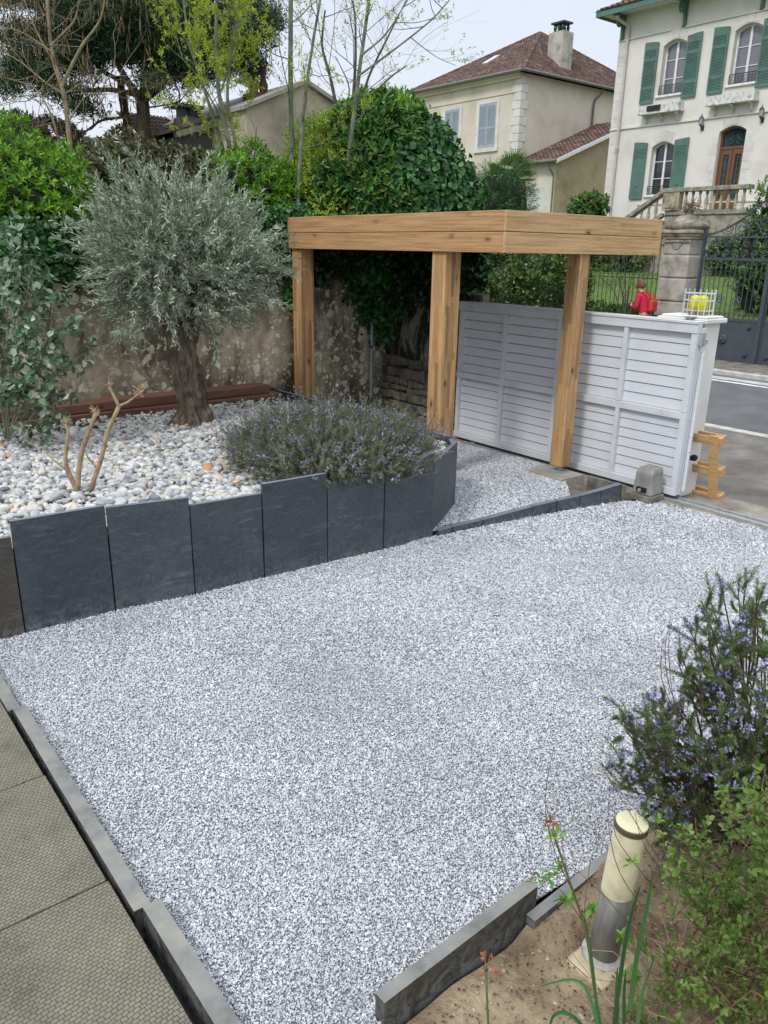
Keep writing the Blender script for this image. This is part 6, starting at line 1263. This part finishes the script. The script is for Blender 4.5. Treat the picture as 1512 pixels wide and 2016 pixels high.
# ================================================================== woman in red on the far pavement
def skin_mesh(name,verts,edges,mat,parent,levels=2):
    me=bpy.data.meshes.new(name); me.from_pydata([v[0] for v in verts],edges,[]); o=bpy.data.objects.new(name,me); COL.objects.link(o)
    m=o.modifiers.new('skin','SKIN'); m.use_smooth_shade=True
    for i,v in enumerate(verts):
        r=v[1]; o.data.skin_vertices[0].data[i].radius=(r,r) if np.isscalar(r) else r; o.data.skin_vertices[0].data[i].use_root=(i==0)
    s=o.modifiers.new('sub','SUBSURF'); s.levels=levels; s.render_levels=levels
    bpy.context.view_layer.update(); dg=bpy.context.evaluated_depsgraph_get(); nm=bpy.data.meshes.new_from_object(o.evaluated_get(dg)); bpy.data.objects.remove(o)
    nm.materials.clear(); nm.materials.append(mat); 
    for p_ in nm.polygons: p_.use_smooth=True
    x=bpy.data.objects.new(name,nm); COL.objects.link(x)
    if parent: x.parent=parent
    return x
pe=atu(1268,1000,16.3); pv_=atu(1270,615,16.3)[1]
PE=thing('person','woman in a red jacket with orange backpack bowing over a yellow phone','person',(16.3,pv_,.035),world=False)
# local: +Y = the way she faces (along the street, to the left of the photo)
M['skin']=plain('skin',[(.45,.27,.20),(.55,.34,.26)],9,.5,0); M['red']=plain('red_jacket',[(.42,.008,.035),(.58,.014,.055)],9,.8,.2,.003); M['navy']=plain('navy_trousers',(.03,.035,.06),9,.85); M['hair']=plain('brown_hair',[(.10,.05,.025),(.24,.13,.07)],40,.7,.5,.004); M['orange']=plain('orange_bag',[(.42,.025,.015),(.55,.045,.025)],9,.7)
V=[((0,-.02,.86),(.165,.13)),((0,0,1.04),(.155,.125)),((0,.05,1.20),(.17,.125)),((0,.11,1.33),(.15,.105)),((0,.15,1.40),(.06,.06)),((0,.185,1.47),(.055,.055)),((0,.205,1.53),(.075,.085)),((0,.22,1.60),(.07,.08)),
 ((-.17,.10,1.33),.062),((-.23,.10,1.08),.047),((-.16,.28,1.10),.036),((-.10,.33,1.16),.026),
 ((.17,.10,1.33),.062),((.20,.26,1.16),.047),((.10,.32,1.38),.036),((.06,.30,1.47),.026),
 ((-.09,-.02,.82),.095),((-.09,.02,.48),.06),((-.09,-.03,.10),.04),((-.09,.10,.04),.035),((.09,-.02,.82),.095),((.09,.16,.50),.06),((.09,.16,.12),.04),((.09,.30,.05),.035)]
E1=[(0,1),(1,2),(2,3),(3,4),(4,5),(5,6),(6,7),(3,8),(8,9),(9,10),(10,11),(3,12),(12,13),(13,14),(14,15),(0,16),(16,17),(17,18),(18,19),(0,20),(20,21),(21,22),(22,23)]
skin_mesh('body',V,E1,M['skin'],PE)
J=[(v[0],tuple(np.array(v[1] if not np.isscalar(v[1]) else (v[1],v[1]))+.016)) for v in V]
sel=[0,1,2,3,4,8,9,10,12,13,14]; mp={a:i for i,a in enumerate(sel)}; skin_mesh('jacket',[J[i] for i in sel],[(mp[a],mp[b]) for a,b in E1 if a in mp and b in mp],M['red'],PE)
sel=[0,16,17,18,20,21,22]; mp={a:i for i,a in enumerate(sel)}; skin_mesh('trousers',[(J[i][0],tuple(np.array(J[i][1])*.98)) for i in sel],[(mp[a],mp[b]) for a,b in E1 if a in mp and b in mp],M['navy'],PE)
for x_,y0 in ((-.09,0.),(.09,.19)): skin_mesh('shoe',[((x_,y0-.05,.045),.05),((x_,y0+.06,.04),.045),((x_,y0+.16,.03),.035)],[(0,1),(1,2)],M['black'],PE,1)
IVh,IFh=ico(3); 
hm=IVh*np.array([.094,.112,.11])*(1+.07*vn(IVh,4,3)+.03*vn(IVh,14,1))[:,None]+np.array([0,.185,1.595]); keep=[f for f in IFh if not (hm[f][:,1].mean()>.245 and hm[f][:,2].mean()<1.625)]
MB().add(hm,np.array(keep)).build('hair',M['hair'],PE,smooth=True)
nz_=MB(); nz_.add(IVh*np.array([.011,.02,.016])+np.array([0,.305,1.555]),IFh); nz_.build('nose',M['skin'],PE,smooth=True)
for s in (-1,1): MB().add(IVh*np.array([.008,.005,.006])+np.array([s*.028,.292,1.585]),IFh).build('eye',M['black'],PE,smooth=True)
MB().add(IVh*np.array([.022,.006,.005])+np.array([0,.290,1.52]),IFh).build('mouth',plain('lips',(.35,.10,.09),5,.5),PE,smooth=True)
for hx,hy,hz,dy in ((-.10,.335,1.165,1),(.06,.30,1.475,1)):
    for q in range(4): 
        b=np.array([hx-.02+.014*q,hy+.02,hz+.02]); skin_mesh('finger',[(tuple(b),.008),(tuple(b+np.array([0,.015,.035-.004*q])),.0075),(tuple(b+np.array([0,.0,.060-.005*abs(q-1)])),.006)],[(0,1),(1,2)],M['skin'],PE,1)
    skin_mesh('thumb',[((hx+.028,hy,hz),.009),((hx+.04,hy+.02,hz+.02),.008),((hx+.036,hy+.03,hz+.04),.007)],[(0,1),(1,2)],M['skin'],PE,1)
MB().box((-.045,-.21,1.02),(.13,-.075,1.30)).build('backpack',M['orange'],PE,bevel=.04) if 0 else None
o=MB().box((-.12,-.245,1.0),(.12,-.125,1.27)).build('backpack',M['orange'],None,bevel=.05); o.location=(16.3,pv_,.035); tag(o,'orange red backpack worn by the woman in the red jacket','backpack')
for s in (-1,1):
    mb=MB(); mb.tube([(s*.10,-.15,1.28),(s*.125,-.02,1.435),(s*.125,.13,1.42),(s*.14,.19,1.28),(s*.15,.08,1.08),(s*.12,-.12,1.03)],.016,6); q=mb.build('strap',M['orange'],o)
o=MB().box((.015,.345,1.49),(.085,.357,1.625)).build('phone',M['yellow'],bevel=.006); o.location=(16.3,pv_,.035); tag(o,'bright yellow phone raised to the face of the woman in red','phone')
# ================================================================== sky, sun, camera
w=bpy.data.worlds.new("World"); scene.world=w; w.use_nodes=True; t=w.node_tree; bg=t.nodes['Background']
sky=N(t,'ShaderNodeTexSky'); sky.sky_type='NISHITA'; sky.sun_disc=False
se=math.radians(48); SA=math.radians(200)    # sun azimuth: from behind-left of the camera
# sun direction (towards the sun) in scene coordinates
sd=to_uv((-.45,-.55,0)); sd=sd/np.linalg.norm(sd); ang=math.atan2(sd[0],sd[1])
sky.sun_elevation=se; sky.sun_rotation=ang; sky.dust_density=4; sky.air_density=1
hs=N(t,'ShaderNodeHueSaturation'); hs.inputs['Saturation'].default_value=.3; t.links.new(sky.outputs[0],hs.inputs['Color'])
mx=N(t,'ShaderNodeMix',data_type='RGBA'); mx.inputs[0].default_value=.86; t.links.new(hs.outputs[0],mx.inputs[6])
# even cloud deck, a touch brighter near the horizon
tc=N(t,'ShaderNodeTexCoord'); sx=N(t,'ShaderNodeSeparateXYZ'); t.links.new(tc.outputs['Generated'],sx.inputs[0])
cl=ramp(t,sx.outputs[2],[(.0,(8.7,9.1,9.6)),(.25,(7.9,8.6,9.9)),(.42,(8.5,9.2,10.5)),(.7,(15,15.7,16.8)),(1,(20,21,22.3))])
nn=noi(t,tc.outputs['Generated'],1.6,3,.5); cm=mixc(t,1,cl,ramp(t,nn,[(.3,.95),(.7,1.05)]),'MULTIPLY')
t.links.new(cm,mx.inputs[7]); t.links.new(mx.outputs[2],bg.inputs[0]); bg.inputs[1].default_value=.1
L=bpy.data.lights.new('sun','SUN'); L.energy=1.5; L.angle=math.radians(11); L.color=(1,.97,.93); lo=bpy.data.objects.new('sun',L); COL.objects.link(lo)
dv=Vector((sd[0]*math.cos(se),sd[1]*math.cos(se),math.sin(se))); lo.rotation_euler=dv.to_track_quat('Z','Y').to_euler(); lo.location=(0,0,12)
cam=bpy.data.cameras.new('camera'); co=bpy.data.objects.new('camera',cam); COL.objects.link(co); scene.camera=co
cam.sensor_fit='HORIZONTAL'; cam.sensor_width=36; cam.lens=36*F/1512; cam.clip_start=.05; cam.clip_end=2000
c_,s_=math.cos(RL),math.sin(RL); cp,sp_=math.cos(PT),math.sin(PT)
rt=to_uv((c_,s_*sp_,s_*cp)); up=to_uv((-s_,c_*sp_,c_*cp)); bk_=-to_uv((0,cp,-sp_))
co.matrix_world=Matrix(((rt[0],up[0],bk_[0],0),(rt[1],up[1],bk_[1],0),(rt[2],up[2],bk_[2],H),(0,0,0,1)))
scene.view_settings.view_transform='Standard'; scene.view_settings.look='None'; scene.view_settings.exposure=.1; scene.view_settings.gamma=1
scene.render.engine='CYCLES'
for o in bpy.data.objects:
    if 'worldparts' in o: del o['worldparts']
